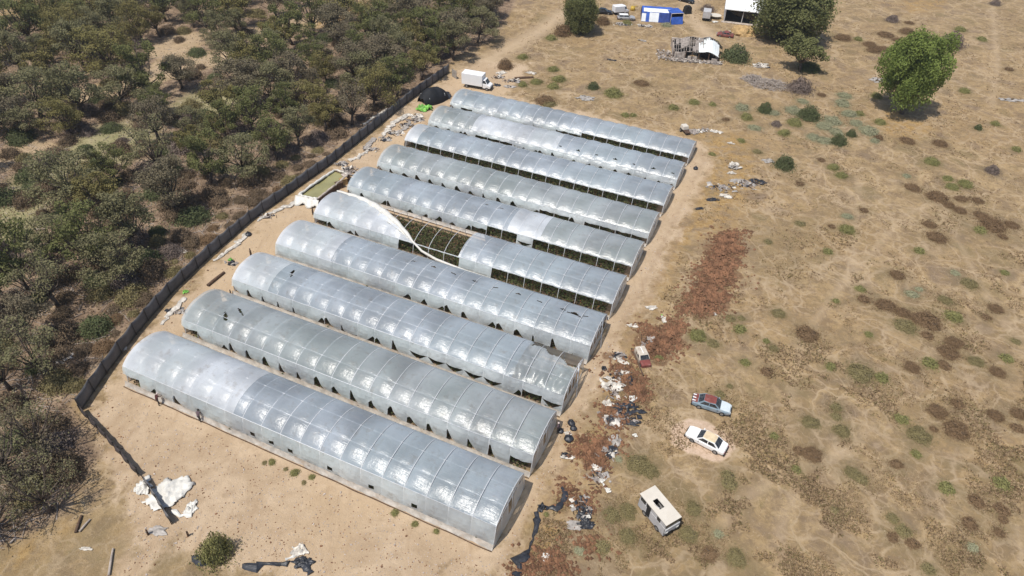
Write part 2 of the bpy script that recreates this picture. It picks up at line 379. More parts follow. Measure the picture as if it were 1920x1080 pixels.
YARD = W2([(150,780),(240,650),(330,550),(430,452),(530,378),(655,288),(750,203),(845,138),(900,112),(1000,118),(985,150),(950,178),(1060,200),(1200,235),(1320,262),(1345,300),(1300,400),(1262,470),(1225,560),(1175,640),(1140,720),(1085,800),(1058,870),(1010,950),(975,1010),(955,1100),(560,1110),(330,1040),(255,1110),(190,1110),(240,1000),(205,900),(180,840)])
FOREST = W2([(-200,1100),(0,1030),(120,960),(190,850),(130,760),(215,640),(330,520),(430,425),(560,330),(640,270),(770,180),(860,105),(925,75),(960,20),(990,-60),(700,-120),(250,-60),(60,20),(0,62),(-200,130),(-500,500)])
TRACKS = [([(1055,25),(1010,60),(935,100),(900,130)], 3.0), ([(1310,-40),(1290,20),(1335,75)], 2.5), ([(1180,0),(1330,55)], 1.5),
          ([(1860,0),(1870,120),(1860,200)], .7), ([(1610,330),(1600,500),(1560,560),(1500,640),(1480,760)], .5),
          ([(1560,560),(1700,400),(1760,380)], .4), ([(1380,940),(1470,890),(1540,860),(1640,800)], .5),
          ([(1340,1080),(1365,960),(1440,910)], .45), ([(1470,1080),(1460,1000),(1500,900)], .45), ([(1850,560),(1920,640)], .4),
          ([(1760,380),(1830,520),(1920,660)], .35), ([(1600,500),(1760,470)], .3), ([(1120,1040),(1140,1080)], .4), ([(1650,280),(1650,160)], .4),
          ([(1500,640),(1600,700),(1690,690),(1790,640)], .3), ([(250,1080),(235,1000),(290,960),(320,880)], .8)]
ORANGE = [W2([(1290,250),(1400,250),(1420,330),(1380,420),(1330,440),(1280,470),(1240,560),(1180,650),(1140,760),(1110,720),(1170,600),(1230,500),(1260,400),(1300,330)]),
          W2([(1000,950),(1050,960),(1050,1010),(1010,1040)]), W2([(1060,810),(1120,800),(1110,860),(1070,850)]),
          W2([(1690,0),(1780,0),(1760,20),(1700,25)]), W2([(1660,200),(1760,240),(1700,270),(1640,240)]),
          W2([(150,770),(210,790),(205,815),(170,800)]), W2([(0,1040),(130,980),(110,1010),(20,1080),(0,1080)]), W2([(230,990),(330,985),(300,1010)]),
          W2([(560,380),(600,385),(580,400),(545,395)]), W2([(600,0),(700,0),(640,60),(570,50)]), W2([(0,0),(60,0),(40,40),(0,60)])]
REDS = [W2([(1345,430),(1395,435),(1388,500),(1370,545),(1355,590),(1290,592),(1275,580),(1298,530),(1320,480)]),
        W2([(1198,615),(1280,615),(1284,650),(1235,682),(1195,662)]),
        W2([(1135,668),(1188,685),(1222,735),(1205,760),(1150,720)]),
        W2([(1085,820),(1150,822),(1142,862),(1102,882),(1083,850)]),
        W2([(1058,905),(1110,925),(1105,952),(1066,935)]),
        W2([(972,1085),(1000,1035),(1060,1040),(1085,1090)]), W2([(1120,760),(1160,755),(1155,790),(1130,800)]),
        W2([(1080,1010),(1125,1000),(1120,1030),(1085,1030)]), W2([(1245,595),(1285,575),(1290,615),(1250,625)]), W2([(1165,740),(1195,745),(1160,830),(1140,820)])]
CLEAR = [([(150,185),(235,160),(330,125),(445,100)], 5), ([(190,280),(215,262)], 7), ([(380,200),(420,175)], 6), ([(60,365),(80,340)], 5),
         ([(0,420),(10,400)], 6), ([(500,60),(600,40)], 5), ([(320,95),(350,75)], 5), ([(640,20),(700,0)], 6), ([(20,300),(60,285)],4)]

def axis(lo, hi, step, far):
    a = list(np.arange(lo, hi+1e-6, step)); d = step
    while a[-1] < far: d *= 1.25; a.append(a[-1]+d)
    d = step; b = [lo]
    while b[-1] > -far: d *= 1.25; b.append(b[-1]-d)
    return np.array(b[:0:-1]+a)
xs = axis(-165, 200, .8, 5000); ys = axis(12, 300, .8, 5000)
X, Y = np.meshgrid(xs, ys); nx, ny = len(xs), len(ys)
def relief(X, Y):
    return .10*np.sin(X*.21+1.3*np.sin(Y*.11))*np.sin(Y*.17+.7)+.05*np.sin(X*.63+Y*.41)
_yd = poly_sd(X, Y, YARD)
Z = relief(X, Y)*np.clip(_yd/6, 0, 1)*.8
zone_bed = 1
zone = np.zeros((ny, nx, 4), np.float32); zone2 = np.zeros((ny, nx, 4), np.float32); zone[..., 3] = 1; zone2[..., 3] = 1
zone[..., 0] = soft(_yd+.8, 4.0)
zone[..., 1] = soft(poly_sd(X, Y, FOREST), 2.5)
BARE = W2([(1262, 800), (1290, 788), (1322, 790), (1345, 806), (1368, 818), (1378, 842), (1355, 862), (1330, 862), (1260, 832)])
zone[..., 0] = np.maximum(zone[..., 0], soft(poly_sd(X, Y, BARE)-.2, .5)*1.15)
for P in ORANGE: zone[..., 2] = np.maximum(zone[..., 2], soft(poly_sd(X, Y, P), 1.5))
_c, _s = math.cos(-.398516), math.sin(-.398516); _q = (X+.8833)*_c+(Y-31.8408)*_s; _w = -(X+.8833)*_s+(Y-31.8408)*_c
for i in range(10):
    w0_ = i*8.8409; m_ = np.clip(np.minimum(np.minimum(-_q, _q+46.8+.1025*i)+.3, np.minimum(_w-w0_-.5, w0_+7.9-_w))/.8, 0, 1)
    zone[..., 1] = np.maximum(zone[..., 1], m_); BED = m_ if i == 0 else np.maximum(BED, m_)
zone2[..., 0] = 0
for P in REDS: zone2[..., 0] = np.maximum(zone2[..., 0], soft(poly_sd(X, Y, P)+.6*np.sin(X*1.1+Y*.6)+.6*np.sin(Y*1.3-X*.7)+.3, 1.5))
for pts, wd in TRACKS:
    Q = W2(pts)
    for i in range(len(Q)-1): zone2[..., 2] = np.maximum(zone2[..., 2], soft(seg_d(X, Y, Q[i], Q[i+1])-wd*.6, wd*.7+.25)*(1 if wd > 1 else .55))
for i, (pts, wd) in enumerate(CLEAR):
    Q = W2(pts)
    for j in range(len(Q)-1):
        m = soft(seg_d(X, Y, Q[j], Q[j+1])-wd, 2.0)
        if i in (1, 2, 3, 4): zone2[..., 1] = np.maximum(zone2[..., 1], m)
        else: zone[..., 1] *= (1-m); zone2[..., 2] = np.maximum(zone2[..., 2], m*.6)
me = bpy.data.meshes.new('ground')
V = np.stack([X, Y, Z], -1).reshape(-1, 3)
ii = (np.arange(ny-1)[:, None]*nx+np.arange(nx-1)[None, :]).reshape(-1)
Fq = np.stack([ii, ii+1, ii+1+nx, ii+nx], -1).astype(np.int32)
me.vertices.add(len(V)); me.vertices.foreach_set('co', V.ravel().astype(np.float32))
me.loops.add(Fq.size); me.loops.foreach_set('vertex_index', Fq.ravel())
me.polygons.add(len(Fq)); me.polygons.foreach_set('loop_start', np.arange(0, Fq.size, 4, dtype=np.int32))
me.polygons.foreach_set('use_smooth', np.ones(len(Fq), bool))
me.update(calc_edges=True)
zone[..., 0] *= (1-BED)
for nm, arr in (('zone', zone), ('zone2', zone2), ('bed', np.repeat(BED[..., None], 4, 2)), ('pale', np.repeat(soft(poly_sd(X, Y, BARE)-.1, .7)[..., None], 4, 2))):
    a = me.color_attributes.new(nm, 'FLOAT_COLOR', 'POINT'); a.data.foreach_set('color', arr.reshape(-1).astype(np.float32))
me.materials.append(M['ground']); GROUND = me
setp(link('ground', me), 'dry tan earth of the yard and open field', 'ground', kind='structure')
_IC = {}
def inside(P, x, y):
    k = id(P)
    if k not in _IC: _IC[k] = [(a[0], a[1], b[0]-a[0], b[1]-a[1], 1/((b[0]-a[0])**2+(b[1]-a[1])**2+1e-9)) for a, b in zip(P, P[1:]+P[:1])]
    d = 1e18; ins = False
    for ax, ay, dx, dy, iv in _IC[k]:
        px, py = x-ax, y-ay
        t = (px*dx+py*dy)*iv
        t = 0 if t < 0 else 1 if t > 1 else t
        ex, ey = px-t*dx, py-t*dy; e = ex*ex+ey*ey
        if e < d: d = e
        if (ay > y) != (ay+dy > y) and px < dx*py/dy: ins = not ins
    d = math.sqrt(d); return -d if ins else d
def gz(x, y):
    d = inside(YARD, x, y); return (.10*math.sin(x*.21+1.3*math.sin(y*.11))*math.sin(y*.17+.7)+.05*math.sin(x*.63+y*.41))*min(1, max(0, d/6))*.8

# ---------------------------------------------------------------- greenhouses
TH = -0.3985160; GX0, GY0, GD = -0.8833, 31.8408, 8.8409; L0, LS = 46.813, .1025
ga = Vector((math.cos(TH), math.sin(TH), 0)); gb = Vector((-math.sin(TH), math.cos(TH), 0)); go = Vector((GX0, GY0, 0))
GW = 7.4; GO = .28; NB = 19
ORD = ['nearest', 'second', 'third', 'fourth', 'fifth', 'sixth', 'seventh', 'eighth', 'ninth', 'farthest']
def crop_mesh(L):
    mb = MB(); rnd = random.Random(3)
    for r in range(6):
        y = -GW/2+.95+r*1.1
        for k in range(int(L/.16)):
            x = -L/2+.8+k*.16
            if x > L/2-.8: break
            hh = (.9+.45*mnoise.noise(Vector((x*.6, y, 0))))*.85
            for q in range(6):
                p = Vector((x+rnd.uniform(-.1, .1), y+rnd.gauss(0, .34), rnd.uniform(.25, hh)))
                a = Vector((rnd.gauss(0, 1), rnd.gauss(0, 1), rnd.gauss(0, .6))).normalized()*rnd.uniform(.12, .24)
                b = a.cross(Vector((rnd.gauss(0, 1), rnd.gauss(0, 1), rnd.gauss(0, 1)))).normalized()*rnd.uniform(.08, .14)
                mb.quad(p-a, p-b, p+a, p+b, 1 if rnd.random() < .10 else 0)
    return mb.mesh('crop_rows', [M['crop'], M['croprust']])

def house(i, ze0, ze1, za, sheets, side, tears=(), purl=(.30, .5), gable='door', torn=None, lab=''):
    L = L0+LS*i
    root = empty('greenhouse_tunnel', go+gb*(i*GD+GO+GW/2)-ga*(L/2), TH, lab, 'greenhouse', 'plastic greenhouse tunnels in the yard')
    bw = L/NB; x_of = lambda f: -L/2+f*bw      # f = bay coordinate from the left end, 0..19
    rnd = random.Random(100+i)
    ye = .52; skh = .27*min(ze0, ze1)
    def ze(x): return ze0+(ze1-ze0)*(x+L/2)/L
    def arch(x, t):                           # t 0..1 front eave -> back eave
        y = -GW/2+ye+(GW-2*ye)*t
        s = abs(2*t-1)
        e = ze(x)
        return y, e+(za-e)*(1-s**2.4)
    # ---- roof sheets
    amp = [rnd.uniform(.17, .27) for _ in range(NB)]; ph = [rnd.uniform(-.12, .12) for _ in range(NB)]
    nxb, nyt = 10, 40
    for (f0, f1, mat, slab) in sheets:
        mb = MB(); ks = int(round((f1-f0)*nxb)); idx = {}
        for a in range(ks+1):
            f = f0+a/nxb; b_ = min(NB-1, int(f)); v = f-int(f)
            if f >= NB: b_ = NB-1; v = 1.0
            x = x_of(f)
            for c in range(nyt+1):
                t = c/nyt
                y, z = arch(x, t)
                lift = amp[b_]*(1-abs(2*(v**.85)-1)**2.2)*(math.sin(PI*min(1, max(0, t)))**.55)
                lift += (.025 if not (i == 2 and f > 16.3) else .32)*mnoise.noise(Vector((x*1.7, y*.7, i*9.1)))+.012*mnoise.noise(Vector((x*5, y*2.2, i)))
                lift -= .05*math.exp(-((t-.28)/.03)**2)*(1-(2*v-1)**2)
                # outward normal of the arch
                s = (2*t-1); dz = -(za-ze(x))*2.4*abs(s)**1.4*(1 if s > 0 else -1)*2/(GW-2*ye)
                n = Vector((0, -dz, 1)).normalized()
                if mat == 'pl_white': lift += .012
                # last metre at the left end slopes down
                xx = x
                mb.v.append((xx, y+n.y*lift, z+n.z*lift))
        for a in range(ks):
            f = f0+(a+.5)/nxb
            for c in range(nyt):
                t = (c+.5)/nyt
                if torn and torn(f, t): continue
                if any(hit(f, t) for hit in tears): continue
                q = a*(nyt+1)+c
                mb.f.append((q, q+nyt+1, q+nyt+2, q+1)); mb.mi.append(0)
        o = mb.build('plastic_cover', M[mat], root, True)
        if slab: o['label'] = slab
    # ---- hoops
    hb = MB(); pts = [(0, -GW/2+.02, 0), (0, -GW/2+.10, skh+.1)]
    for c in range(17):
        y, z = arch(0, c/16); pts.append((0, y, z))
    pts += [(0, GW/2-.10, skh+.1), (0, GW/2-.02, 0)]
    for p in pts: pass
    hb.tube(pts, .036, 5); hm = hb.mesh('hoop', M['steel'], True)
    for b_ in range(NB+1):
        link('hoop', hm, root, (x_of(b_) + (0 if b_ not in (0,) else .45), 0, (ze(x_of(b_))-ze(0))*.9+.012))
    for t in purl:
        pb = MB(); seq = [x_of(0)+.45 if i != 4 else x_of(9.9), x_of(NB)]
        pb.tube([(x, arch(x, t)[0], arch(x, t)[1]+.03) for x in seq], .035, 5); pb.build('purlin', M['steel'], root, True)
    pb = MB(); pb.tube([(x_of(0)+.45, arch(x_of(0), 0)[0], arch(x_of(0), 0)[1]), (x_of(NB), arch(x_of(NB), 0)[0], arch(x_of(NB), 0)[1])], .04, 5)
    pb.build('eave_rail', M['steel'], root, True)
    # ---- side walls: ground skirt and curtain
    for sgn, nm in ((-1, 'front'), (1, 'back')):
        sk = MB(); n = NB*6
        for a in range(n+1):
            x = x_of(a/6); wv = .05*mnoise.noise(Vector((x*1.1, i*3, sgn)))
            for (yy, zz) in ((.30+wv*2.4, .03+.05*abs(wv)), (.17+wv, skh*.33), (.07, skh*.66+wv*.3), (.03, skh+.01+wv*.5)):
                sk.v.append((x, sgn*(GW/2+yy-.06), zz))
        for a in range(n):
            for c in range(3):
                q = a*4+c; sk.f.append((q, q+4, q+5, q+1)); sk.mi.append(0)
        sk.build('ground_skirt', M['skirt'], root, True)
    bb = MB(); bb.tube([(x_of(q/3), -GW/2-.36-.10*mnoise.noise(Vector((q*.3, i*5, 0))), .05) for q in range(NB*3+1)], [.05+.045*abs(mnoise.noise(Vector((q*.7, i, 2)))) for q in range(NB*3+1)], 5)
    bb.build('skirt_shadow_line', M['darkwood'], root, True)  # dark tube stands in for the shadow line under the skirt
    cu = MB(); nc = 12; tv = [(rnd.uniform(.8, 1.25), rnd.uniform(.75, 1.2), rnd.uniform(-.1, .1)) for _ in range(NB)]
    def row(x, z):
        e = ze(x); return -GW/2+.03+(ye-.03)*((z-skh+.02)/(e-skh+.02))**1.3 if z > skh-.01 else -GW/2+.03
    for b_ in range(NB):
        ty = side(b_)
        for a in range(nc):
            cols = []
            for q in (a, a+1):
                v = q/nc; x = x_of(b_+v); e = ze(x)
                lo, hi = skh, skh
                if ty == 'open': hi = e-.12+.05*math.sin(v*PI)
                elif ty == 'half': hi = skh+(e-skh)*.55+.12*mnoise.noise(Vector((x, 3, i))); 
                elif ty == 'tri': hi = .0+skh+(e-skh)*.62*tv[b_][0]*max(0, 1-abs(v-.12-tv[b_][2])/(.36*tv[b_][1]))**.85
                elif ty == 'tri2': hi = skh+(e-skh)*.5*tv[b_][0]*max(0, 1-abs(v-.82-tv[b_][2])/(.30*tv[b_][1]))
                elif ty == 'vee': hi = skh+(e-skh)*.42; lo = hi-(e-skh)*.42*max(0, 1-abs(v-.5)/.48)
                elif ty == 'slit': hi = skh+.10+(.4*(e-skh) if v < .1 else 0)
                elif ty == 'hole': 
                    if .42 < (a+.5)/nc < .66: lo, hi = skh+.45, skh+.95
                cols.append((x, e, lo, hi, v))
            for lohi in (0, 1):
                for r in range(4):
                    P4 = []
                    for (x, e, lo, hi, v) in cols:
                        z0, z1 = (skh-.02, lo) if lohi == 0 else (hi, e+.02)
                        if z1-z0 < .03: P4 = None; break
                        za_, zb_ = z0+(z1-z0)*r/4, z0+(z1-z0)*(r+1)/4
                        for zz in (za_, zb_):
                            bl = .16*(1-(2*v-1)**2)*math.sin(PI*min(1, max(0, (zz-skh)/(e-skh))))+.07*mnoise.noise(Vector((x*2.3, zz*2.0, i*4)))
                            P4.append((x, row(x, zz)-bl-.005, zz))
                    if P4: cu.quad(P4[0], P4[2], P4[3], P4[1])
    cu.build('side_curtain', M['pl_curt'], root, True)
    cb = MB()
    for a in range(NB*4+1):
        x = x_of(a/4); e = ze(x)
        for r in range(4):
            zz = skh-.02+(e-skh+.04)*r/3; bl = .08*(1-(2*(a/4 % 1)-1)**2)*math.sin(PI*r/3)
            cb.v.append((x, -(row(x, zz)-bl-.005), zz))
    for a in range(NB*4):
        if i == 4 and 6 <= a < 41: continue
        for r in range(3): q = a*4+r; cb.f.append((q, q+1, q+5, q+4)); cb.mi.append(0)
    cb.build('side_curtain', M['pl_curt'], root, True)
    # ---- right gable
    g = MB(); x = L/2+.01; N = 28
    def gabz(t): y, z = arch(L/2, t); return y, z
    for c in range(N):
        t0, t1 = c/N, (c+1)/N
        for (tt0, tt1) in ((t0, t1),):
            (y0, z0), (y1, z1) = gabz(tt0), gabz(tt1)
            tm = (tt0+tt1)/2
            cut = gable == 'torn' and tm > .45
            if not cut: g.quad((x, y0, z0-.55), (x, y1, z1-.55), (x, y1, z1), (x, y0, z0))
            top0, top1 = z0-.75, z1-.75
            if gable == 'door' and .42 < tm < .60: top0 = top1 = 1.0
            if gable == 'torn': top0 = top1 = max(.4, 1.6-1.2*tm)
            bx = .10*math.sin(PI*tm)
            g.quad((x+bx, y0, .02), (x+bx, y1, .02), (x+bx*.3, y1, top1), (x+bx*.3, y0, top0))
    for s_ in (-1, 1):
        y_, z_ = arch(L/2, 0 if s_ < 0 else 1)
        g.quad((x, s_*(GW/2-.03), 0), (x, y_, 0), (x, y_, z_), (x, s_*(GW/2-.03), skh))
    g.build('end_wall', M['pl_curt'], root, True)
    fr = MB()
    for t in (.22, .42, .60, .80):
        y, z = arch(L/2, t); fr.tube([(L/2-.03, y, 0), (L/2-.03, y, z)], .045, 6)
    fr.tube([(L/2-.03, -GW/2+.6, ze(L/2)-.1), (L/2-.03, GW/2-.6, ze(L/2)-.1)], .04, 6)
    if gable == 'torn': fr.tube([(L/2+.7, -.5, 0), (L/2-.1, 1.6, arch(L/2, .7)[1])], .05, 6)
    fr.build('end_frame', M['steel'], root, True)
    # ---- left hip end
    h = MB(); N = 24
    for c in range(N+1):
        t = c/N; y, z = arch(-L/2, t)
        for r in range(9):
            u = r/8; cz = math.sin(u*PI/2); cx = math.cos(u*PI/2)
            h.v.append((-L/2-.10*cx+.46*(1-cx)-.02+.03*mnoise.noise(Vector((c*.4, r*.5, i))), y*(1.03-.03*u), z*cz))
    for c in range(N):
        for r in range(8):
            q = c*9+r; h.f.append((q, q+1, q+10, q+9)); h.mi.append(0)
    h.build('end_wall', M[sheets[0][2]], root, True)
    return root

def tri(f0, t0, df, dt, up=1):         # small triangular vent hole
    return lambda f, t: 0 <= (t-t0)*up/dt <= 1 and abs(f-f0) < df*(1-(t-t0)*up/dt)
def slit(f0, t0, f1, t1, wd=.05):
    def hit(f, t):
        dx, dy = (f1-f0)*2.43, (t1-t0)*8; px, py = (f-f0)*2.43, (t-t0)*8
        s = max(0, min(1, (px*dx+py*dy)/(dx*dx+dy*dy))); return math.hypot(px-s*dx, py-s*dy) < wd*(4*s*(1-s)+.4)
    return hit
holes1 = {8: 1, 9: 1, 10: 1, 12: 1, 14: 1, 16: 1}
houses = []
def sd(d, default='closed'): return lambda b: d.get(b, default)
houses.append(house(0, 2.6, 3.15, 3.85, [(0, 6.5, 'pl_white', 'milky white newer film over the left third'), (6.5, 19, 'pl_grey', None)],
    sd({0: 'half', 1: 'tri2', 3: 'tri', 7: 'hole', 8: 'hole', 9: 'hole', 11: 'hole', 13: 'hole', 15: 'hole'}), purl=(.30, .62),
    lab='nearest greenhouse tunnel, milky white left third, small square holes along its low side'))
houses.append(house(1, 2.4, 2.9, 3.6, [(0, 19, 'pl_clear', None)], sd({18: 'half', 0: 'half', 2: 'tri2'}, 'tri'),
    [slit(2.0, .40, 2.5, .22, .20), slit(2.5, .55, 3.1, .44, .10)], purl=(.28,),
    lab='second nearest greenhouse tunnel, triangular side gaps, a ripped hole near its left end'))
houses.append(house(2, 2.2, 2.75, 3.4, [(0, 2.4, 'pl_white', 'milky white film over the left end'), (2.4, 16.4, 'pl_grey', None), (16.4, 19, 'pl_clear', 'loose crumpled film hanging at the torn right end')],
    sd({0: 'tri', 1: 'tri', 2: 'slit', 3: 'slit', 4: 'slit', 5: 'tri2', 6: 'tri', 7: 'slit', 8: 'tri2', 9: 'tri', 10: 'tri', 16: 'tri2', 17: 'half'}, 'vee'),
    [slit(2.9, .62, 3.15, .42, .16), lambda f, t: f > 16.5 and t > .60+.26*(19-f)/2.5+.05*math.sin(f*6)], gable='torn',
    lab='third greenhouse tunnel from the camera, its right end torn open to the hoops'))
houses.append(house(3, 2.1, 2.5, 3.2, [(0, 3.8, 'pl_white', 'milky white film over the left end'), (3.8, 19, 'pl_grey', None)],
    sd({8: 'tri2', 9: 'tri2', 10: 'tri2', 11: 'tri', 12: 'tri', 13: 'tri2', 14: 'tri', 15: 'tri', 16: 'slit', 17: 'tri'}),
    [tri(8+k*1.25+.2, .60, .20, .05) for k in range(9)]+[tri(17.6, .56, .4, .07)], gable='torn',
    lab='fourth greenhouse tunnel, little triangular vents in a row along its roof'))
def torn5(f, t):
    if f < .1: return False
    if f < 8.2:
        u = min(1, f/7.0); return t > 1.02-(.10*u+.92*u**1.55)
    return False
houses.append(house(4, 1.9, 2.3, 3.0, [(0, 8.2, 'pl_white', 'film peeled off the hoops along a sweeping curve'), (9.9, 19, 'pl_grey', None)],
    sd({0: 'half', 1: 'tri', 2: 'tri2', 3: 'tri', 6: 'open', 7: 'open', 8: 'open', 9: 'open', 12: 'open', 13: 'open', 14: 'open', 15: 'open', 16: 'open', 17: 'open', 18: 'open'}),
    torn=torn5, lab='fifth greenhouse tunnel, roof film peeled away in the middle showing bare hoops over the plants'))
houses.append(house(5, 1.8, 2.15, 2.9, [(0, 11.3, 'pl_grey', None), (11.3, 13.4, 'pl_white', 'white patch of newer film right of the middle'), (13.4, 19, 'pl_clear', None)],
    sd({0: 'tri', 1: 'tri', 3: 'tri', 9: 'half', 10: 'open', 11: 'open', 12: 'vee', 13: 'open', 14: 'open', 15: 'open', 16: 'open', 17: 'open', 18: 'open'}, 'tri2'),
    [slit(9.1, .55, 9.4, .54, .06), slit(10.1, .57, 10.4, .56, .06)], purl=(.5,),
    lab='sixth greenhouse tunnel, one white patch on the roof and open sides right of it'))
houses.append(house(6, 1.65, 1.95, 2.75, [(0, 19, 'pl_clear', None)],
    sd({11: 'tri2', 12: 'half', 13: 'half', 14: 'tri', 15: 'half', 16: 'half', 17: 'half', 18: 'half'}, 'tri'), purl=(.5,),
    lab='seventh greenhouse tunnel, scalloped curtain along its side, between two tunnels with open sides'))
houses.append(house(7, 1.5, 1.8, 2.6, [(0, 1.0, 'pl_white', 'whiter film over the left end'), (1, 19, 'pl_grey', None)], sd({}, 'open'), purl=(.5,),
    lab='eighth greenhouse tunnel, its whole side rolled up over dark crop rows'))
houses.append(house(8, 1.4, 1.6, 2.5, [(0, 3.6, 'pl_clear', None), (3.6, 10.3, 'pl_white', 'whiter film over the left half'), (10.3, 19, 'pl_grey', None)],
    sd({3: 'tri', 4: 'half', 5: 'half', 6: 'half', 9: 'tri', 10: 'tri'}, 'tri2'), [tri(10.5+k*1.35, .12, .22, .05) for k in range(7)], purl=(.5,),
    lab='ninth greenhouse tunnel, second farthest, bright crumpled film along its lower edge'))
houses.append(house(9, 1.3, 1.5, 2.4, [(0, 19, 'pl_grey', None)],
    sd({0: 'tri', 1: 'half', 9: 'half', 10: 'half', 11: 'open', 12: 'open', 13: 'open', 14: 'open', 15: 'open', 16: 'open', 17: 'open', 18: 'open'}), purl=(.5,),
    lab='farthest greenhouse tunnel, next to the white box truck'))
cm = crop_mesh(L0)
for i, h in enumerate(houses):
    o = link('crop_plants', cm, None, h.location, TH)
    setp(o, f'dark green crop rows growing inside the {ORD[i]} greenhouse tunnel', 'crop plants', kind='stuff')
# rolled white rope of film along the tear of the fifth tunnel
rp = MB(); L = L0+LS*4; bw = L/NB; pts = []
base5 = houses[4].location
def loc5(x, y, z): return Vector(base5)+ga*x+gb*y+Vector((0, 0, z))
for k in range(26):
    f = -.1+7.0*k/25; u = max(0, (f-.0)/7.0); t = min(1, 1.02-(.10*u+.92*u**1.55)); t = max(t, 0)
    s = abs(2*t-1); y = -GW/2+.52+(GW-1.04)*t; z = 2.05+(3.0-2.05)*(1-s**2.4)
    pts.append(Vector((-L/2+f*bw, y, z+.05)))
for f, y, z in ((7.6, -GW/2+.15, 1.4), (8.6, -GW/2-.1, .9), (10.4, -GW/2-.28, .7), (12, -GW/2-.33, .75), (14, -GW/2-.36, .7), (16, -GW/2-.36, .72), (18.9, -GW/2-.38, .68)):
    pts.append(Vector((-L/2+f*bw, y, z)))
rr = [.16+.36*math.sin(PI*min(1, k/26)) + .05*math.sin(k*1.7) if k < 28 else .16+.03*math.sin(k) for k in range(len(pts))]
rp.tube(pts, rr, 8)
fl = MB()
for k in range(25):                                   # loose folded band beside the roll
    a, b = pts[k], pts[k+1]
    wA = 1.25*math.sin(PI*(k+.5)/26)
    for q in range(4):
        o0, o1 = q/4*wA, (q+1)/4*wA
        f_ = lambda p, o_, kk: p+Vector((-o_*.55, -o_*.85, .05+.10*math.sin(o_*9+kk*.9)-.10*o_))
        fl.quad(f_(a, o0, k), f_(b, o0, k+1), f_(b, o1, k+1), f_(a, o1, k))
rl = rp.build('rolled_film', M['rolled'], houses[4], True); rl['label'] = 'thick white roll of gathered film sweeping across'
fl.build('folded_film', M['rolled'], houses[4], True)

# ---------------------------------------------------------------- vegetation
def leafquad(mb, p, size, rnd, n=None, el=1.9, mi=0):
    if n is None: n = Vector((rnd.gauss(0, 1), rnd.gauss(0, 1), rnd.gauss(.5, 1)))
    n = n.normalized(); a = n.cross(Vector((rnd.gauss(0, 1), rnd.gauss(0, 1), rnd.gauss(0, 1))))
    if a.length < 1e-4: a = Vector((1, 0, 0))
    a.normalize(); b = n.cross(a); s = size*rnd.uniform(.6, 1.25)
    mb.quad(p-a*s*.5*el/1.4, p-b*s*.36, p+a*s*.5*el/1.4, p+b*s*.36, mi)
def tree_meshes(seed, h, cr, clumps, nleaf, lsize, lm, zlo=.38, bark='bark', flat=.72, fork=.25, clr=(.26, .42), bare=0, dome=False, wisp=True):
    rnd = random.Random(seed); T = MB(); C = MB()
    lean = Vector((rnd.uniform(-.08, .08)*h, rnd.uniform(-.08, .08)*h, 0))
    fk = Vector((lean.x*.6, lean.y*.6, h*fork))
    r0 = .028*h
    T.tube([(0, 0, -.2), fk*.5+Vector((rnd.uniform(-.1, .1), rnd.uniform(-.1, .1), 0)), fk], [r0*1.35, r0, r0*.85], 7)
    cen = []
    for k in range(clumps):
        for _ in range(30):
            ang = rnd.uniform(0, 2*PI); rr = cr*math.sqrt(rnd.uniform(.02, 1))*.78; zt = rnd.uniform(zlo, .90)
            lim = math.sqrt(max(0, 1-((zt-.55)/.5)**2)) if dome else 1.05-.55*max(0, (zt-.55)/.4)
            p = Vector((math.cos(ang)*rr*lim, math.sin(ang)*rr*lim, zt*h))+lean
            if all((p-q).length > cr*.33 for q, _ in cen): break
        cen.append((p, cr*rnd.uniform(*clr)))
    for k, (p, r) in enumerate(cen):
        mid = fk.lerp(p, .5)+Vector((rnd.uniform(-.3, .3), rnd.uniform(-.3, .3), -.06*h))
        s0 = r0*rnd.uniform(.38, .6)
        T.tube([fk-Vector((0, 0, h*.04*rnd.random())), mid, p, p+Vector((rnd.uniform(-.5, .5)*r, rnd.uniform(-.5, .5)*r, r*.5))], [s0, s0*.65, s0*.3, s0*.1], 5)
        for q in range(3):
            d = Vector((rnd.gauss(0, 1), rnd.gauss(0, 1), rnd.gauss(.3, .7))).normalized()*r*.9
            T.tube([p.lerp(mid, .3), p+d*.5, p+d], [s0*.3, s0*.18, .015], 4)
        n = int(nleaf/clumps*(r/(cr*.34))**2); ea = rnd.uniform(0, PI); est = rnd.uniform(1.0, 1.5) if wisp else 1.1; efl = flat*rnd.uniform(.9, 1.45)
        if rnd.random() < bare: n = int(n*.12)
        for _ in range(n):
            d = Vector((rnd.gauss(0, 1), rnd.gauss(0, 1), rnd.gauss(.25, .9))).normalized()
            w_ = 1+.25*mnoise.noise(d*2.2+Vector((k*3.1, seed, 0)))
            rad = r*w_*(.35+.7*rnd.random()**.6)
            if wisp and rnd.random() < .16: rad *= rnd.uniform(1.1, 1.7)
            ux, uy = d.x*rad*est, d.y*rad/est
            q = p+Vector((ux*math.cos(ea)-uy*math.sin(ea), ux*math.sin(ea)+uy*math.cos(ea), d.z*rad*efl))
            leafquad(C, q, lsize, rnd, (d*.9+Vector((rnd.gauss(0, .7), rnd.gauss(0, .7), rnd.gauss(.35, .7)))))
    return T.mesh('trunk', M[bark], True), C.mesh('crown', M[lm])
TREES = []
KIND = {}
def proto(key, *a, **k):
    tm, cm_ = tree_meshes(*a, **k); KIND[key] = (tm, cm_, a[1])
def put_tree(key, x, y, h, rz, name, label=None, group=None, cat='tree', desc=None, sx=1.0):
    tm, cm_, h0 = KIND[key]; s = h/h0
    r = empty(name, (x, y, gz(x, y)), rz, label, cat if label else None, group if label else None)
    r.scale = (s*sx, s*sx, s)
    link('trunk', tm, r); link('crown', cm_, r)
    if not label: later(r, desc, cat, group, (x, y))
    TREES.append((x, y)); return r
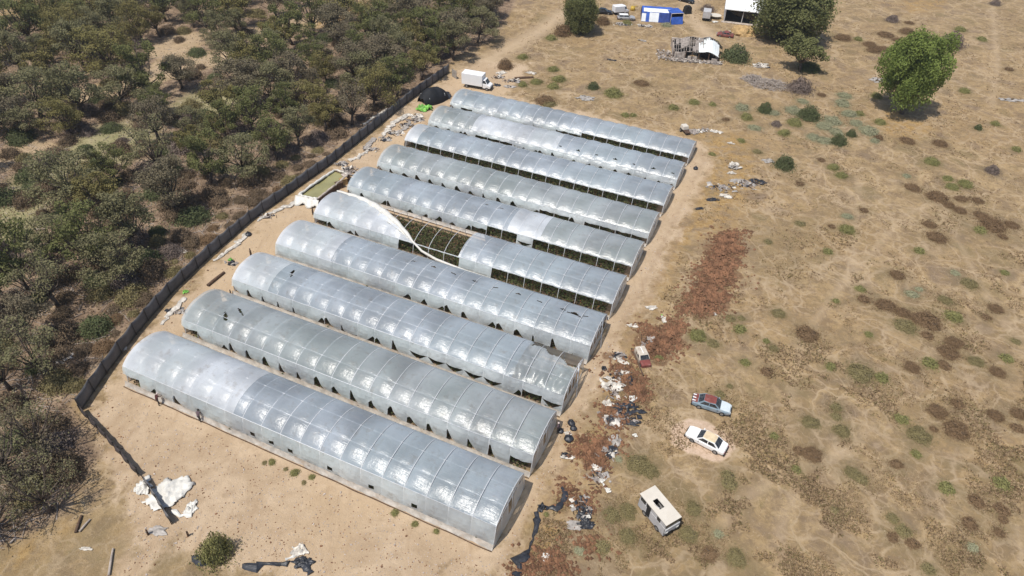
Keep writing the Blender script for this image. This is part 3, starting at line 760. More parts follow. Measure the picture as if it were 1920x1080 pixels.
for k, (lm, nm) in enumerate([('lf_olive', 'a'), ('lf_grey', 'a'), ('lf_dark', 'a'), ('lf_brown', 'a'), ('lf_olive', 'b'), ('lf_grey', 'b'), ('lf_dark', 'b'), ('lf_brown', 'b')]):
    proto((lm, nm), 20+k*7, 10, (5.3, 4.4, 4.9, 5.0, 4.2, 5.4, 4.4, 4.6)[k], (22, 15, 19, 17, 12, 20, 14, 18)[k], 10500, .27, lm, zlo=(.30, .40, .34, .38, .42, .30, .36, .34)[k], bare=.2, flat=(.6, .75, .55, .65, .7, .5, .6, .7)[k], clr=(.16, .34))
proto('open', 311, 10, 5.0, 15, 5200, .24, 'lf_grey', zlo=.42, bark='bark', clr=(.18, .30), bare=.3)
proto('bigright', 83, 17, 9.6, 24, 40000, .46, 'lf_bright', zlo=.26, fork=.16, clr=(.22, .36), flat=.95, dome=True, wisp=False)
proto('bigdark', 91, 13, 7.6, 30, 30000, .44, 'lf_dark', zlo=.12, fork=.18, clr=(.26, .38), flat=.9, dome=True)
proto('nearleft', 131, 10, 5.4, 26, 9500, .18, 'lf_brown', zlo=.22, clr=(.13, .27), bare=.4)
proto('nearleft2', 132, 9, 4.8, 22, 8000, .18, 'lf_grey', zlo=.22, clr=(.13, .27), bare=.4)
proto('smallgreen', 151, 6, 2.6, 12, 4000, .26, 'lf_dark', zlo=.4, clr=(.28, .4))
NAMES = {'lf_olive': 'olive green gum tree', 'lf_grey': 'grey green gum tree', 'lf_dark': 'dark green gum tree', 'lf_brown': 'brownish green gum tree'}
GRP = 'gum trees of the woodland behind the fence'
p = at(1690, 214); put_tree('bigright', p.x, p.y, 15.6, .6, 'broad_tree', 'tall bright green tree standing alone on the open field over its black shadow', 'lone trees', sx=.78)
p = at(1478, 72); put_tree('bigdark', p.x, p.y, 12.0, .2, 'broad_tree', 'large dark grey green tree beside the white open shed', 'lone trees', sx=1.3)
p = at(1500, 134); put_tree('smallgreen', p.x, p.y, 7.6, 1.1, 'gum_tree', 'small dark green tree just below the large tree by the shed', 'lone trees', sx=1.5)
p = at(1082, 60); put_tree('bigdark', p.x, p.y, 9, 2.1, 'gum_tree', 'dark dense tree beside the dirt track, left of the parked black car', 'lone trees', sx=.85)
edge = [(20, 905, 10.0, 'nearleft'), (95, 960, 7.5, 'nearleft2'), (-40, 1010, 9, 'nearleft'), (85, 850, 8.5, 'nearleft2'), (93, 707, 8.5, 'open'), (20, 730, 8, 'open'), (175, 505, 10.5, ('lf_dark', 'a')),
        (225, 520, 8.5, ('lf_grey', 'b')), (250, 470, 10, ('lf_grey', 'a')), (110, 575, 9, 'open'), (60, 640, 8, ('lf_brown', 'b')), (330, 395, 9.5, ('lf_brown', 'a')), (305, 330, 10, 'open'), (395, 345, 9.0, ('lf_dark', 'b')),
        (455, 330, 8.5, ('lf_grey', 'b')), (520, 300, 8, ('lf_dark', 'a')), (560, 275, 8, ('lf_grey', 'a')), (610, 245, 8, ('lf_olive', 'b')),
        (660, 235, 9, ('lf_brown', 'b')), (700, 205, 9, ('lf_olive', 'a')), (745, 180, 9, ('lf_dark', 'a')), (790, 150, 9, ('lf_olive', 'b')), (850, 112, 9.5, ('lf_grey', 'a')), (815, 120, 8, ('lf_dark', 'b')), (895, 80, 9, ('lf_grey', 'b')), (860, 60, 10, ('lf_dark', 'a')), (915, 50, 8, ('lf_brown', 'a'))]
rt = random.Random(5)
for x, y, h, key in edge:
    p = at(x, y); lmn = key[0] if isinstance(key, tuple) else {'open': 'lf_grey', 'nearleft': 'lf_brown', 'nearleft2': 'lf_grey'}[key]
    d = NAMES[lmn] if key != 'open' else 'thin crowned open gum tree'
    put_tree(key, p.x, p.y, h, rt.uniform(0, 6.28), 'gum_tree', group=GRP, desc=d)
WOOD = W2([(-160, 900), (-120, 830), (-20, 830), (30, 660), (70, 560), (170, 440), (290, 400), (400, 300), (540, 255), (690, 190), (790, 130), (880, 80), (925, 30), (965, -30), (930, -110), (700, -120), (470, -75), (300, -60), (170, -40), (90, 12), (50, 40), (0, 80), (-150, 140), (-330, 400)])
clears = [([tuple(q) for q in W2(p)], wd) for p, wd in CLEAR]
def segdist(a, b, x, y):
    dx, dy = b[0]-a[0], b[1]-a[1]; t = max(0, min(1, ((x-a[0])*dx+(y-a[1])*dy)/(dx*dx+dy*dy+1e-9)))
    return math.hypot(x-a[0]-t*dx, y-a[1]-t*dy)
xsA = [p[0] for p in WOOD]; ysA = [p[1] for p in WOOD]
tries = 0; nt_ = 0
while tries < 9000 and nt_ < 268:
    tries += 1
    x = rt.uniform(min(xsA), max(xsA)); y = rt.uniform(min(ysA), max(ysA))
    if inside(WOOD, x, y) > -1: continue
    if any((x-a)**2+(y-b)**2 < rt.uniform(3.6, 7.0)**2 for a, b in TREES): continue
    bad = False
    for Q, wd in clears:
        for j in range(len(Q)-1):
            if segdist(Q[j], Q[j+1], x, y) < wd+1.0: bad = True
    if bad: continue
    nz = mnoise.noise(Vector((x*.03, y*.03, 4)))
    lm = rt.choice(['lf_olive', 'lf_olive', 'lf_dark', 'lf_grey'] if nz > 0 else ['lf_grey', 'lf_dark', 'lf_brown', 'lf_olive'])
    h = rt.uniform(6.0, 11.0)
    put_tree((lm, rt.choice('ab')), x, y, h, rt.uniform(0, 6.28), 'gum_tree', group=GRP, desc=NAMES[lm], sx=rt.uniform(.85, 1.25)); nt_ += 1
print('woodland trees', nt_)

# bushes
def bush_mesh(seed, r, h, n, ls, lm, twig=True):
    rnd = random.Random(seed); C = MB(); T = MB()
    for _ in range(n):
        d = Vector((rnd.gauss(0, 1), rnd.gauss(0, 1), abs(rnd.gauss(0, .9)))).normalized()
        ww = 1+.38*mnoise.noise(d*1.8+Vector((seed, 0, 0))); rad = ww*(.35+.65*rnd.random()**.5)
        if rnd.random() < .22: rad *= rnd.uniform(1.1, 1.75); d.z *= .35
        q = Vector((d.x*r*rad, d.y*r*rad, d.z*h*rad+.02))
        leafquad(C, q, ls, rnd, d*.8+Vector((rnd.gauss(0, .7), rnd.gauss(0, .7), rnd.gauss(.3, .6))))
    for k in range(8):
        a = rnd.uniform(0, 6.28); T.tube([(0, 0, -.05), (math.cos(a)*r*.4, math.sin(a)*r*.4, h*.5), (math.cos(a+.3)*r*.7, math.sin(a+.3)*r*.7, h*.8)], [.03, .02, .01], 4)
    return T.mesh('stems', M['bark'], True), C.mesh('foliage', M[lm])
BK = {}
for lm in ('sb_rust', 'sb_olive', 'sb_sage', 'sb_green', 'sb_dark', 'sb_grey', 'lf_scrub'):
    for v in range(3):
        BK[(lm, v)] = bush_mesh(sum(map(ord, lm))+v*13, 1.0, .72, 1000, .16, lm)
for lm in ('sb_dark', 'sb_green', 'lf_scrub', 'sb_grey', 'sb_rust', 'sb_olive', 'sb_sage'):
    for v in range(2): BK[(lm, 3+v)] = bush_mesh(sum(map(ord, lm))+v*17+5, 1.0, .72, 3600, .085, lm)
rb = random.Random(11)
def put_bush(lm, x, y, r, hh, name, desc, cat, group, label=None):
    t, c = BK[(lm, rb.randrange(3))] if r < .85 or (lm, 3) not in BK else BK[(lm, 3+rb.randrange(2))]
    o = empty(name, (x, y, gz(x, y)), rb.uniform(0, 6.28), label, cat if label else None, group if label else None)
    o.scale = (r*rb.uniform(.9, 1.15), r*rb.uniform(.85, 1.1), hh)
    link('stems', t, o); link('foliage', c, o)
    if not label: later(o, desc, cat, group, (x, y))
    return o
SH = {'b': ('sb_rust', .55, 'low rusty brown shrub'), 'o': ('sb_olive', .55, 'low olive brown shrub'), 's': ('sb_sage', .5, 'pale sage green shrub'),
      'g': ('sb_green', .7, 'small green shrub'), 'd': ('sb_dark', 1.5, 'tall dark green bush'), 'y': ('sb_grey', 1.2, 'grey leafless bush'), 't': ('sb_rust', 1.4, 'upright brown bush')}
shr = """1660,66,26,b 1683,75,20,b 1700,60,28,b 1705,43,16,b 1580,73,30,b 1640,95,30,b 1657,93,24,b 1701,265,27,b 1763,269,26,b 1630,85,24,b
1391,203,28,s 1450,213,22,s 1487,208,30,s 1580,195,30,s 1592,215,30,s 1560,228,36,s 1545,238,30,s 1568,250,30,s 1628,247,36,s 1545,265,28,s 1605,232,26,s 1583,180,24,s
1301,193,18,g 1336,197,14,g 1400,221,22,g 1433,205,26,d 1516,215,36,d 1490,232,26,g 1571,264,26,d 1595,252,18,d 1647,258,14,t 1608,75,16,g 1643,182,20,g 1650,231,20,g
1800,57,18,g 1840,75,16,g 1892,130,16,b 1808,172,18,g 1747,305,26,g 1562,315,20,g 1577,331,20,g 1905,282,16,g 1833,240,14,d 1866,233,16,g 1777,336,16,g 1810,347,24,g 1785,352,20,g 1710,353,26,b
1781,78,44,y 1672,36,20,y 1865,6,16,y 1498,162,40,y 1860,318,26,y 1094,3,20,y 1833,377,22,b 1803,373,22,b 1757,370,40,b 1743,422,24,b 1755,447,34,b 1880,445,20,b 1860,423,44,b 1897,423,24,b 1837,433,20,g 1840,405,26,b 1800,395,24,b 1780,385,22,b
1723,472,20,g 1587,432,26,g 1588,407,20,s 1552,472,16,g 1682,517,28,b 1817,533,28,o 1772,563,24,o 1787,595,28,g 1723,543,14,s 1710,553,22,s 1613,542,16,g 1620,562,22,b 1660,573,36,b 1693,587,30,b 1740,603,50,b 1720,598,30,b 1697,613,36,o
1513,627,40,b 1738,630,24,b 1790,643,30,b 1777,662,36,b 1743,683,24,g 1770,687,24,b 1830,678,30,o 1887,673,22,g 1653,710,26,g 1613,700,44,o 1710,690,30,b 1870,698,30,b 1558,687,20,g 1397,680,20,g 1387,618,22,g 1307,632,30,g 1370,598,20,o 1390,597,14,o 1337,645,24,o 1460,588,24,o 1628,628,14,g 1567,565,12,g 1437,640,14,g 1450,653,20,o 1437,697,24,b 1790,513,16,s 1883,512,14,g 1867,580,26,b 1850,595,16,b 1905,640,18,o
1578,808,34,o 1520,793,32,o 1567,765,24,o 1568,782,20,o 1757,773,36,b 1795,758,26,b 1867,780,32,b 1910,777,30,b 1907,803,24,b 1792,808,46,b 1690,787,24,g 1723,817,40,o 1750,805,16,b 1717,853,20,g 1680,872,24,b 1452,818,16,g 1365,892,28,o 1368,908,28,o 1300,955,32,o 1493,880,18,g 1598,888,32,o 1615,900,24,o 1773,917,26,g 1878,907,28,g 1877,955,28,b 1830,942,30,b 1817,983,30,b 1873,1000,20,b 1673,973,24,o 1693,997,28,o 1673,1008,22,b 1710,1020,26,b 1330,1040,32,b 1380,1047,40,o 1290,1003,34,o 1347,1002,20,s 1565,957,20,o 1740,1067,26,o 1823,1027,22,s 1523,853,34,b 1497,845,24,b 1350,740,20,o 1368,725,12,o 1880,975,20,b
1197,872,44,o 1218,885,36,o 1147,967,34,o 1177,960,34,o 1130,1027,32,o 1177,1007,34,o 1160,862,14,s 1087,1033,20,s 740,962,14,g 778,983,12,g 818,997,12,g 510,867,14,g 553,887,16,g 496,868,10,o 585,895,12,g 536,880,10,o 570,905,10,o
1112,163,18,d 1203,157,26,b 1022,190,34,b 1030,197,26,o 1048,150,22,g 1037,163,20,g 1005,155,18,g 980,160,18,g 1037,132,18,g 1150,178,30,g 1172,217,16,g 1187,217,12,g 1263,203,18,g 947,122,28,t 980,108,18,g 1055,58,30,t 1033,73,18,g 1175,45,16,g 1130,40,24,t 1250,48,20,s 1470,306,34,d 1195,315,12,g 1340,80,14,g 1012,153,14,o 1500,345,16,b 1540,300,14,b 1415,240,22,s 1470,250,20,g 1525,258,24,s 1610,215,18,g 1540,178,16,b 1390,265,14,g 1455,232,16,y 1505,190,20,s 1335,290,12,g 1640,265,18,s 1360,225,14,b 1420,285,16,o 1024,965,10,g 1235,672,14,g 1128,250,10,g 1620,395,16,b 1560,425,14,b 1500,420,18,o 1440,455,16,o 1700,330,16,s"""
SC_ = []
for tok in shr.split():
    x, y, s, k = tok.split(','); x, y, s = float(x), float(y), float(s)
    lm, hh, d = SH[k]; p = at(x, y+(s*.18 if k in 'dyt' else 0)); r = s/2/ppm(p)*1.0
    hgt = r*(1.5 if k == 'd' else 1.25 if k in 'yt' else .9 if k == 'g' else .50)*1.25
    put_bush(lm, p.x, p.y, r, hgt, 'shrub', d, 'shrub', 'shrubs scattered over the dry field'); SC_.append((p.x, p.y, r))
p = at(405, 1046)
for k, (dx, dy, r, h) in enumerate([(0, 0, 1.0, 3.6)]):
    put_bush('sb_green', p.x, p.y+.3, 1.25, 4.2, 'shrub', None, 'shrub', 'shrubs in the sandy yard', 'tall green bush growing at the bottom edge beside black torn film')
p = at(1378, 112); put_bush('sb_dark', p.x, p.y, 3.2, 4.6, 'shrub', None, 'shrub', 'large bushes', 'rounded green bush touching the right side of the ruined house')
p = at(1517, 130); put_bush('sb_dark', p.x, p.y, 2.4, 2.2, 'shrub', None, 'shrub', 'large bushes', 'dark bush at the foot of the small tree below the shed')
_rut = np.zeros(X.shape)
for pts_, am in (([(905, 150), (845, 190), (770, 270), (690, 345), (600, 420), (520, 500), (420, 590), (330, 650), (240, 760), (230, 860)], .8), ([(230, 860), (330, 900), (560, 1000), (760, 1060), (960, 1070)], .6), ([(1330, 300), (1290, 380), (1235, 500), (1190, 590), (1130, 700), (1075, 800), (1020, 930), (950, 1075)], .8),
               ([(240, 1080), (260, 1000), (330, 930), (430, 870), (560, 900), (700, 1000)], .5), ([(330, 860), (420, 820), (600, 960), (860, 1070)], .4), ([(905, 150), (1000, 175), (1200, 232), (1330, 300)], .4)):
    Q_ = W2(pts_)
    for off in (-.8, .8):
        for a_, b_ in zip(Q_, Q_[1:]):
            L_ = math.hypot(b_[0]-a_[0], b_[1]-a_[1]); nx_, ny_ = -(b_[1]-a_[1])/L_*off, (b_[0]-a_[0])/L_*off
            _rut = np.maximum(_rut, np.clip(1.1-seg_d(X, Y, (a_[0]+nx_, a_[1]+ny_), (b_[0]+nx_, b_[1]+ny_))/.42, 0, 1)*am)
_a = GROUND.color_attributes.new('rut', 'FLOAT_COLOR', 'POINT'); _a.data.foreach_set('color', np.repeat(_rut.reshape(-1, 1), 4, 1).reshape(-1).astype(np.float32))
_wd = np.zeros(X.shape)
for (sx_, sy_, sr_) in SC_:
    i0, i1 = np.searchsorted(xs, sx_-4*sr_-2), np.searchsorted(xs, sx_+4*sr_+2); j0, j1 = np.searchsorted(ys, sy_-4*sr_-2), np.searchsorted(ys, sy_+4*sr_+2)
    dd_ = np.hypot(X[j0:j1, i0:i1]-sx_, Y[j0:j1, i0:i1]-sy_); _wd[j0:j1, i0:i1] = np.maximum(_wd[j0:j1, i0:i1], np.clip(1.25-dd_/(sr_*1.7+.5), 0, 1)*.85)
for P_, am in ((W2([(110, 990), (240, 950), (235, 1090), (60, 1090)]), .6), (W2([(250, 1005), (420, 1000), (640, 1070), (620, 1110), (240, 1110)]), .6), (W2([(0, 1010), (110, 985), (60, 1100), (-40, 1100)]), .5),
               (W2([(1740, 360), (1900, 400), (1900, 440), (1800, 440)]), .5), (W2([(1620, 560), (1760, 580), (1780, 640), (1680, 620)]), .5), (W2([(1120, 950), (1260, 940), (1300, 1060), (1110, 1080)]), .5), (W2([(1400, 420), (1560, 400), (1520, 520), (1400, 520)]), .4)):
    _wd = np.maximum(_wd, soft(poly_sd(X, Y, P_), 2.5)*am)
_a = GROUND.color_attributes.new('weedy', 'FLOAT_COLOR', 'POINT'); _a.data.foreach_set('color', np.repeat(_wd.reshape(-1, 1), 4, 1).reshape(-1).astype(np.float32))
# brushwood heaps
for (x, y, s, lb) in ((1442, 160, 72, 'wide heap of grey cut branches below the small dark tree'), (1412, 150, 40, 'smaller heap of grey twigs at the left of the branch heap')):
    p = at(x, y); r = s/2/ppm(p); mb = MB(); rnd = random.Random(x)
    for _ in range(420):
        a = rnd.uniform(0, 6.28); rr = r*math.sqrt(rnd.random()); c = Vector((math.cos(a)*rr, math.sin(a)*rr*.7, rnd.uniform(.02, 1.0)*(1-(rr/r)**2)+.05))
        d = Vector((rnd.gauss(0, 1), rnd.gauss(0, 1), rnd.gauss(0, .25))).normalized()*rnd.uniform(.4, 1.1)
        mb.tube([c-d, c+d*.2+Vector((0, 0, .1)), c+d], [.05, .035, .015], 4)
    setp(mb.build('branch_heap', M['sb_grey'] if False else M['palebark'], None, loc=p), lb, 'branch heap', 'heaps of cut branches')
# woodland undergrowth
nsc = 0; tries = 0; UG = []
FB = FOREST
while nsc < 215 and tries < 6000:
    tries += 1
    if rb.random() < .55:
        q = at(rb.uniform(60, 950), rb.uniform(20, 900)); x, y = q.x, q.y
    else:
        q = at(rb.uniform(0, 650), rb.uniform(200, 1000)); x, y = q.x, q.y
    if inside(FB, x, y) > -2.5: continue
    if inside(YARD, x, y) < 3: continue
    if any((x-a)**2+(y-b)**2 < 6 for a, b in UG): continue
    UG.append((x, y)); nsc += 1
    k = rb.choice(['lf_scrub', 'lf_scrub', 'sb_grey', 'sb_olive', 'lf_scrub', 'sb_dark']); r = rb.uniform(.9, 2.3)
    dn = {'lf_scrub': 'dry brown scrub bush', 'sb_grey': 'grey leafless scrub bush', 'sb_olive': 'olive scrub bush', 'sb_dark': 'dark green scrub bush'}[k]
    put_bush(k, x, y, r, r*rb.uniform(.8, 1.3), 'scrub_bush', dn, 'bush', 'scrub bushes under the gum trees')

for _ in range(900):
    if nsc >= 310: break
    u = rb.random(); q = at(150+u*480+rb.uniform(-75, 5), 715-u*400+rb.uniform(-45, 15))
    if inside(YARD, q.x, q.y) < 2.6 or any((q.x-a)**2+(q.y-b)**2 < 4.5 for a, b in UG): continue
    UG.append((q.x, q.y)); nsc += 1; r = rb.uniform(.6, 1.6); k = rb.choice(['lf_scrub', 'lf_scrub', 'sb_rust', 'sb_olive'])
    dn = {'lf_scrub': 'dry brown scrub bush', 'sb_rust': 'rusty brown scrub bush', 'sb_olive': 'olive scrub bush'}[k]
    put_bush(k, q.x, q.y, r, r*rb.uniform(.6, 1.0), 'scrub_bush', dn, 'bush', 'scrub bushes under the gum trees')
# grass, litter (uncountable)
def scatter(name, n, region, fn, mats, label, cat):
    mb = MB(); rnd = random.Random(len(name)*7+n); c = 0; t = 0
    while c < n and t < n*6:
        t += 1; q = region(rnd)
        if q is None: continue
        fn(mb, q, rnd); c += 1
    o = mb.build(name, mats); setp(o, label, cat, kind='stuff'); return o
def reg_field(rnd):
    px, py = rnd.uniform(880, 1990), rnd.uniform(-20, 1110)
    if rnd.random() > .35+.65*py/1080: return None
    p = at(px, py)
    if px < 1350 and inside(YARD, p.x, p.y) < 1.0: return None
    if px < 1050 and py < 200 and inside(FOREST, p.x, p.y) < 2: return None
    if mnoise.noise(Vector((p.x*.16, p.y*.16, 0)))+.7*mnoise.noise(Vector((p.x*.6, p.y*.6, 5)))+rnd.uniform(-.15, .15) < .10: return None
    p.z = 0; return p
def tuft(mb, p, rnd):
    k = rnd.random(); mi = 0 if k < .5 else 1 if k < .75 else 2; s = rnd.uniform(.09, .24)
    for q in range(3):
        a = rnd.uniform(0, 6.28); dx, dy = math.cos(a)*s*.5, math.sin(a)*s*.5; o = Vector((rnd.gauss(0, .1), rnd.gauss(0, .1), 0))
        t = Vector((rnd.gauss(0, .1), rnd.gauss(0, .1), s*rnd.uniform(.5, 1.0)))
        b0 = p+o+Vector((-dx, -dy, -.03)); b1 = p+o+Vector((dx, dy, -.03))
        mb.add((b0, b1, p+o+t), ((0, 1, 2),), mi)
scatter('dry_grass', 42000, reg_field, tuft, [M['grass'], M['weed'], M['weedo']], 'short dry grass tufts over the open field', 'grass')
def reg_wood(rnd):
    px, py = rnd.uniform(-40, 950), rnd.uniform(-10, 1090); p = at(px, py)
    if inside(FOREST, p.x, p.y) > -.3 or inside(YARD, p.x, p.y) < 2.2: return None
    return p
def litter(mb, p, rnd):
    if rnd.random() < .75:
        for _ in range(3): leafquad(mb, p+Vector((rnd.gauss(0, .4), rnd.gauss(0, .4), rnd.uniform(.02, .25))), .22, rnd, mi=0 if rnd.random() < .6 else 1)
    else:
        a = rnd.uniform(0, 6.28); d = Vector((math.cos(a), math.sin(a), rnd.uniform(-.02, .1)))*rnd.uniform(.3, 1.3)
        mb.tube([p-d+Vector((0, 0, .05)), p+d+Vector((0, 0, .08))], [.05, .02], 4, 2)
scatter('leaf_litter', 9000, reg_wood, litter, [M['lf_scrub'], M['sb_rust'], M['palebark']], 'fallen twigs and dry leaf litter under the gum trees', 'leaf litter')
def reg_yard(rnd):
    px, py = rnd.uniform(130, 1350), rnd.uniform(100, 1100); p = at(px, py)
    if inside(YARD, p.x, p.y) > -.5: return None
    q = p-go; u = q.dot(ga); v = q.dot(gb)
    if -L0-1.6 < u < .6 and -.8 < v < GD*10: return None
    return p
def pebble(mb, p, rnd):
    s = rnd.uniform(.03, .08)*(1.8 if rnd.random() < .04 else 1); 
    mb.box(p+Vector((0, 0, s*.2)), (s*2, s*1.4, s), rnd.uniform(0, 3), 0 if rnd.random() < .6 else 1, .6)
scatter('gravel', 3600, reg_yard, pebble, [M['rubble'], M['clod']], 'loose stones and clods on the sandy yard', 'gravel')

# red clay clods
oct_f = ((0, 2, 4), (2, 1, 4), (1, 3, 4), (3, 0, 4), (2, 0, 5), (1, 2, 5), (3, 1, 5), (0, 3, 5))
CLN = [('large spread of broken red clay clods right of the tunnels', 3000), ('red clay clods around the wrecked pickup', 950), ('red clay clods among white torn film', 650), ('red clay clods beside the black burnt patch', 700), ('small patch of red clay clods above the black film heap', 220), ('red clay clods at the bottom edge beside the long black film', 520), ('narrow patch of red clay clods left of the black net heap', 200), ('thin patch of red clay clods below the black film heap', 160), ('red clay clods joining the large spread to the pickup', 200), ('thin trail of red clay clods left of the black net heap', 200)]
for P, (lb, n) in zip(REDS, CLN):
    mb = MB(); rnd = random.Random(n); xa = [q[0] for q in P]; ya = [q[1] for q in P]; c = 0; t = 0
    while c < n and t < n*12:
        t += 1; x, y = rnd.uniform(min(xa)-2.2, max(xa)+2.2), rnd.uniform(min(ya)-2.2, max(ya)+2.2); d = inside(P, x, y)
        if d+1.1*mnoise.noise(Vector((x*.45, y*.45, 3)))*1.4 > rnd.uniform(-1.9, .7)*(1 if rnd.random() < .93 else -1.2): continue
        s = rnd.uniform(.07, .24)*(1.5 if rnd.random() < .08 else 1); c += 1
        pile = .25*max(0, min(1, -d/2))*(.5+mnoise.noise(Vector((x*.7, y*.7, 0))))
        j = lambda: rnd.uniform(.7, 1.3)*s
        V6 = [(-j(), rnd.uniform(-.3, .3)*s, 0), (j(), 0, 0), (0, -j(), 0), (0, j(), rnd.uniform(-.2, .2)*s), (0, 0, j()*.8), (0, 0, -s*.5)]
        mb.add([(x+a, y+b, z+s*.3+pile+gz(x, y)) for a, b, z in V6], oct_f)
    setp(mb.build('clay_clods', M['clod']), lb, 'clay clods', kind='stuff')

# ---------------------------------------------------------------- fence
FP = W2([(152, 770), (200, 700), (255, 628), (320, 552), (395, 480), (470, 415), (540, 365), (615, 312), (690, 252), (750, 203), (800, 165), (842, 136)])
def fence(P, hgt, mat, lab, spacing=2.6, wob=.12, pe=None):
    root = empty('shade_cloth_fence', (P[0][0], P[0][1], 0), 0, lab, 'fence', 'dark shade cloth fences round the yard'); o = Vector((P[0][0], P[0][1], 0))
    pts = []
    for i in range(len(P)-1):
        a, b = Vector((*P[i], 0)), Vector((*P[i+1], 0)); n = max(1, round((b-a).length/spacing))
        for k in range(n): pts.append(a.lerp(b, k/n))
    pts.append(Vector((*P[-1], 0)))
    mb = MB(); sub = 6; rows = 4; vv = []
    for i in range(len(pts)-1):
        for k in range(sub+(1 if i == len(pts)-2 else 0)):
            u = k/sub; p = pts[i].lerp(pts[i+1], u)-o; d = (pts[i+1]-pts[i]).normalized(); nn = Vector((d.y, -d.x, 0))
            for r in range(rows+1):
                h = hgt*r/rows*(1-.07*math.sin(PI*u)*(r/rows)+.10*mnoise.noise(Vector((p.x*.25, p.y*.25, 7)))*(r/rows)); b = wob*math.sin(PI*u)*math.sin(PI*r/rows*.9+.2)+.06*mnoise.noise(Vector((p.x, p.y, r)))
                vv.append(p+nn*b+Vector((0, 0, h)))
    mb.v = [tuple(v) for v in vv]; m = len(vv)//(rows+1)
    for a in range(m-1):
        for r in range(rows): q = a*(rows+1)+r; mb.f.append((q, q+rows+1, q+rows+2, q+1)); mb.mi.append(0)
    c = mb.build('cloth', M[mat], root, True); sm = c.modifiers.new('thick', 'SOLIDIFY'); sm.thickness = .02
    pm = MB(); pm.tube([(0, 0, -.2), (0, 0, hgt+.12)], .05, 6); pm = pm.mesh('post', M['post'])
    for i, p in enumerate(pts):
        j = min(i, len(pts)-2); d = (pts[j+1]-pts[j]).normalized(); link('post', pm, root, p-o+Vector((d.y, -d.x, 0))*.09)
    return root
fence(FP, 2.0, 'shade', 'long dark grey shade cloth fence between the woodland and the tunnels')
fence(W2([(155, 773), (205, 826), (262, 892)]), 1.25, 'shade_dk', 'short sagging cloth fence, painted shadow-dark, running down to the white torn film', 1.8, .25)
fence(W2([(274, 903), (298, 940), (324, 982)]), 1.3, 'shade', 'last grey fence length below the white torn film', 1.8, .2)
# gate sheet near truck
a = at(852, 146); g = MB(); g.box((0, 0, .9), (1.6, .06, 1.7)); g.tube([(-.85, 0, 0), (-.85, 0, 2)], .05); g.tube([(.85, 0, 0), (.85, 0, 2)], .05)
setp(g.build('gate', M['greyfilm'], None, loc=a, rz=-.9), 'small pale grey gate panel at the far end of the long fence', 'gate')

# ---------------------------------------------------------------- waste film, tarps and debris
def crumple(x, y, sx, sy, h, mat, name, label, cat, group=None, rz=0.0, seed=None, folds=1.0, hole=0, z=0.03):
    """crumpled sheet lying on the ground, sx/sy in metres"""
    p = at(x, y); rnd = random.Random(seed if seed is not None else int(x*7+y)); mb = MB(); n = 22; s0 = rnd.uniform(0, 50)
    keep = set()
    for a in range(n+1):
        for b in range(n+1):
            u, v = a/n*2-1, b/n*2-1
            e = mnoise.noise(Vector((u*2.1, v*2.1, s0)))
            zz = h*abs(mnoise.noise(Vector((u*3*folds, v*2.2*folds, s0+9))))*1.6+h*.35*abs(mnoise.noise(Vector((u*8, v*7, s0))))
            r = math.hypot(u, v); zz *= max(.12, 1-r*.7)
            mb.v.append((u*sx/2*(1+.3*e), v*sy/2*(1+.3*mnoise.noise(Vector((u*2, v*2, s0+30)))), zz+.02))
    for a in range(n):
        for b in range(n):
            u, v = (a+.5)/n*2-1, (b+.5)/n*2-1; ang = math.atan2(v, u); r = math.hypot(u, v)
            lim = .80+.42*mnoise.noise(Vector((math.cos(ang)*1.7, math.sin(ang)*1.7, s0+3)))
            if r > lim: continue
            if hole and mnoise.noise(Vector((u*3.3, v*3.3, s0+70))) > .34-hole*.2: continue
            q = a*(n+1)+b; mb.f.append((q, q+n+1, q+n+2, q+1)); mb.mi.append(0)
    p.z = gz(p.x, p.y)+z
    o = mb.build(name, M[mat], None, True, loc=p, rz=rz)
    sm = o.modifiers.new('thick', 'SOLIDIFY'); sm.thickness = .015
    return setp(o, label, cat, group)
def strip(pts, rad, mat, name, label, cat, group=None, flat=.5, jit=.25, n=7):
    """long gathered roll of film following pixel points"""
    P = [at(*q) for q in pts]; o = P[0].copy(); Q = []; R = []; rnd = random.Random(int(pts[0][0]))
    rr = rad if isinstance(rad, (list, tuple)) else [rad]*len(P)
    for i in range(len(P)-1):
        m = max(2, int((P[i+1]-P[i]).length/.35))
        for k in range(m):
            u = k/m; r = rr[i]*(1-u)+rr[i+1]*u; c = P[i].lerp(P[i+1], u)-o
            Q.append(c+Vector((rnd.gauss(0, jit*r), rnd.gauss(0, jit*r), r*.45))); R.append(r*rnd.uniform(.7, 1.35))
    mb = MB(); mb.tube(Q, R, n)
    mb.v = [(x, y, max(-.02, r_z*flat+.02)) for (x, y, r_z) in mb.v]
    ob = mb.build(name, M[mat], None, False, loc=o); sb = ob.modifiers.new('d', 'DISPLACE')
    tx = bpy.data.textures.new('crinkle', 'CLOUDS'); tx.noise_scale = .35; sb.texture = tx; sb.strength = .25; sb.mid_level = .5
    return setp(ob, label, cat, group)
GF = 'waste plastic film lying about'
S = crumple
S(315, 925, 5.0, 4.6, .75, 'rolled', 'torn_film', 'large crumpled white film draped against the grey fence end', 'plastic sheet', GF, .5, folds=1.6)
S(268, 915, 1.9, 2.4, .6, 'rolled', 'torn_film', 'small white film bunched left of the large white sheet on the fence', 'plastic sheet', GF, .2)
strip([(322, 958), (338, 968), (352, 966), (366, 962)], [.22, .2, .22, .3], 'rolled', 'film_rope', 'twisted white film rope curling right from the draped sheet', 'plastic sheet', GF)
S(358, 955, 1.4, 1.9, .5, 'rolled', 'torn_film', 'round white film bundle at the end of the white rope', 'plastic sheet', GF)
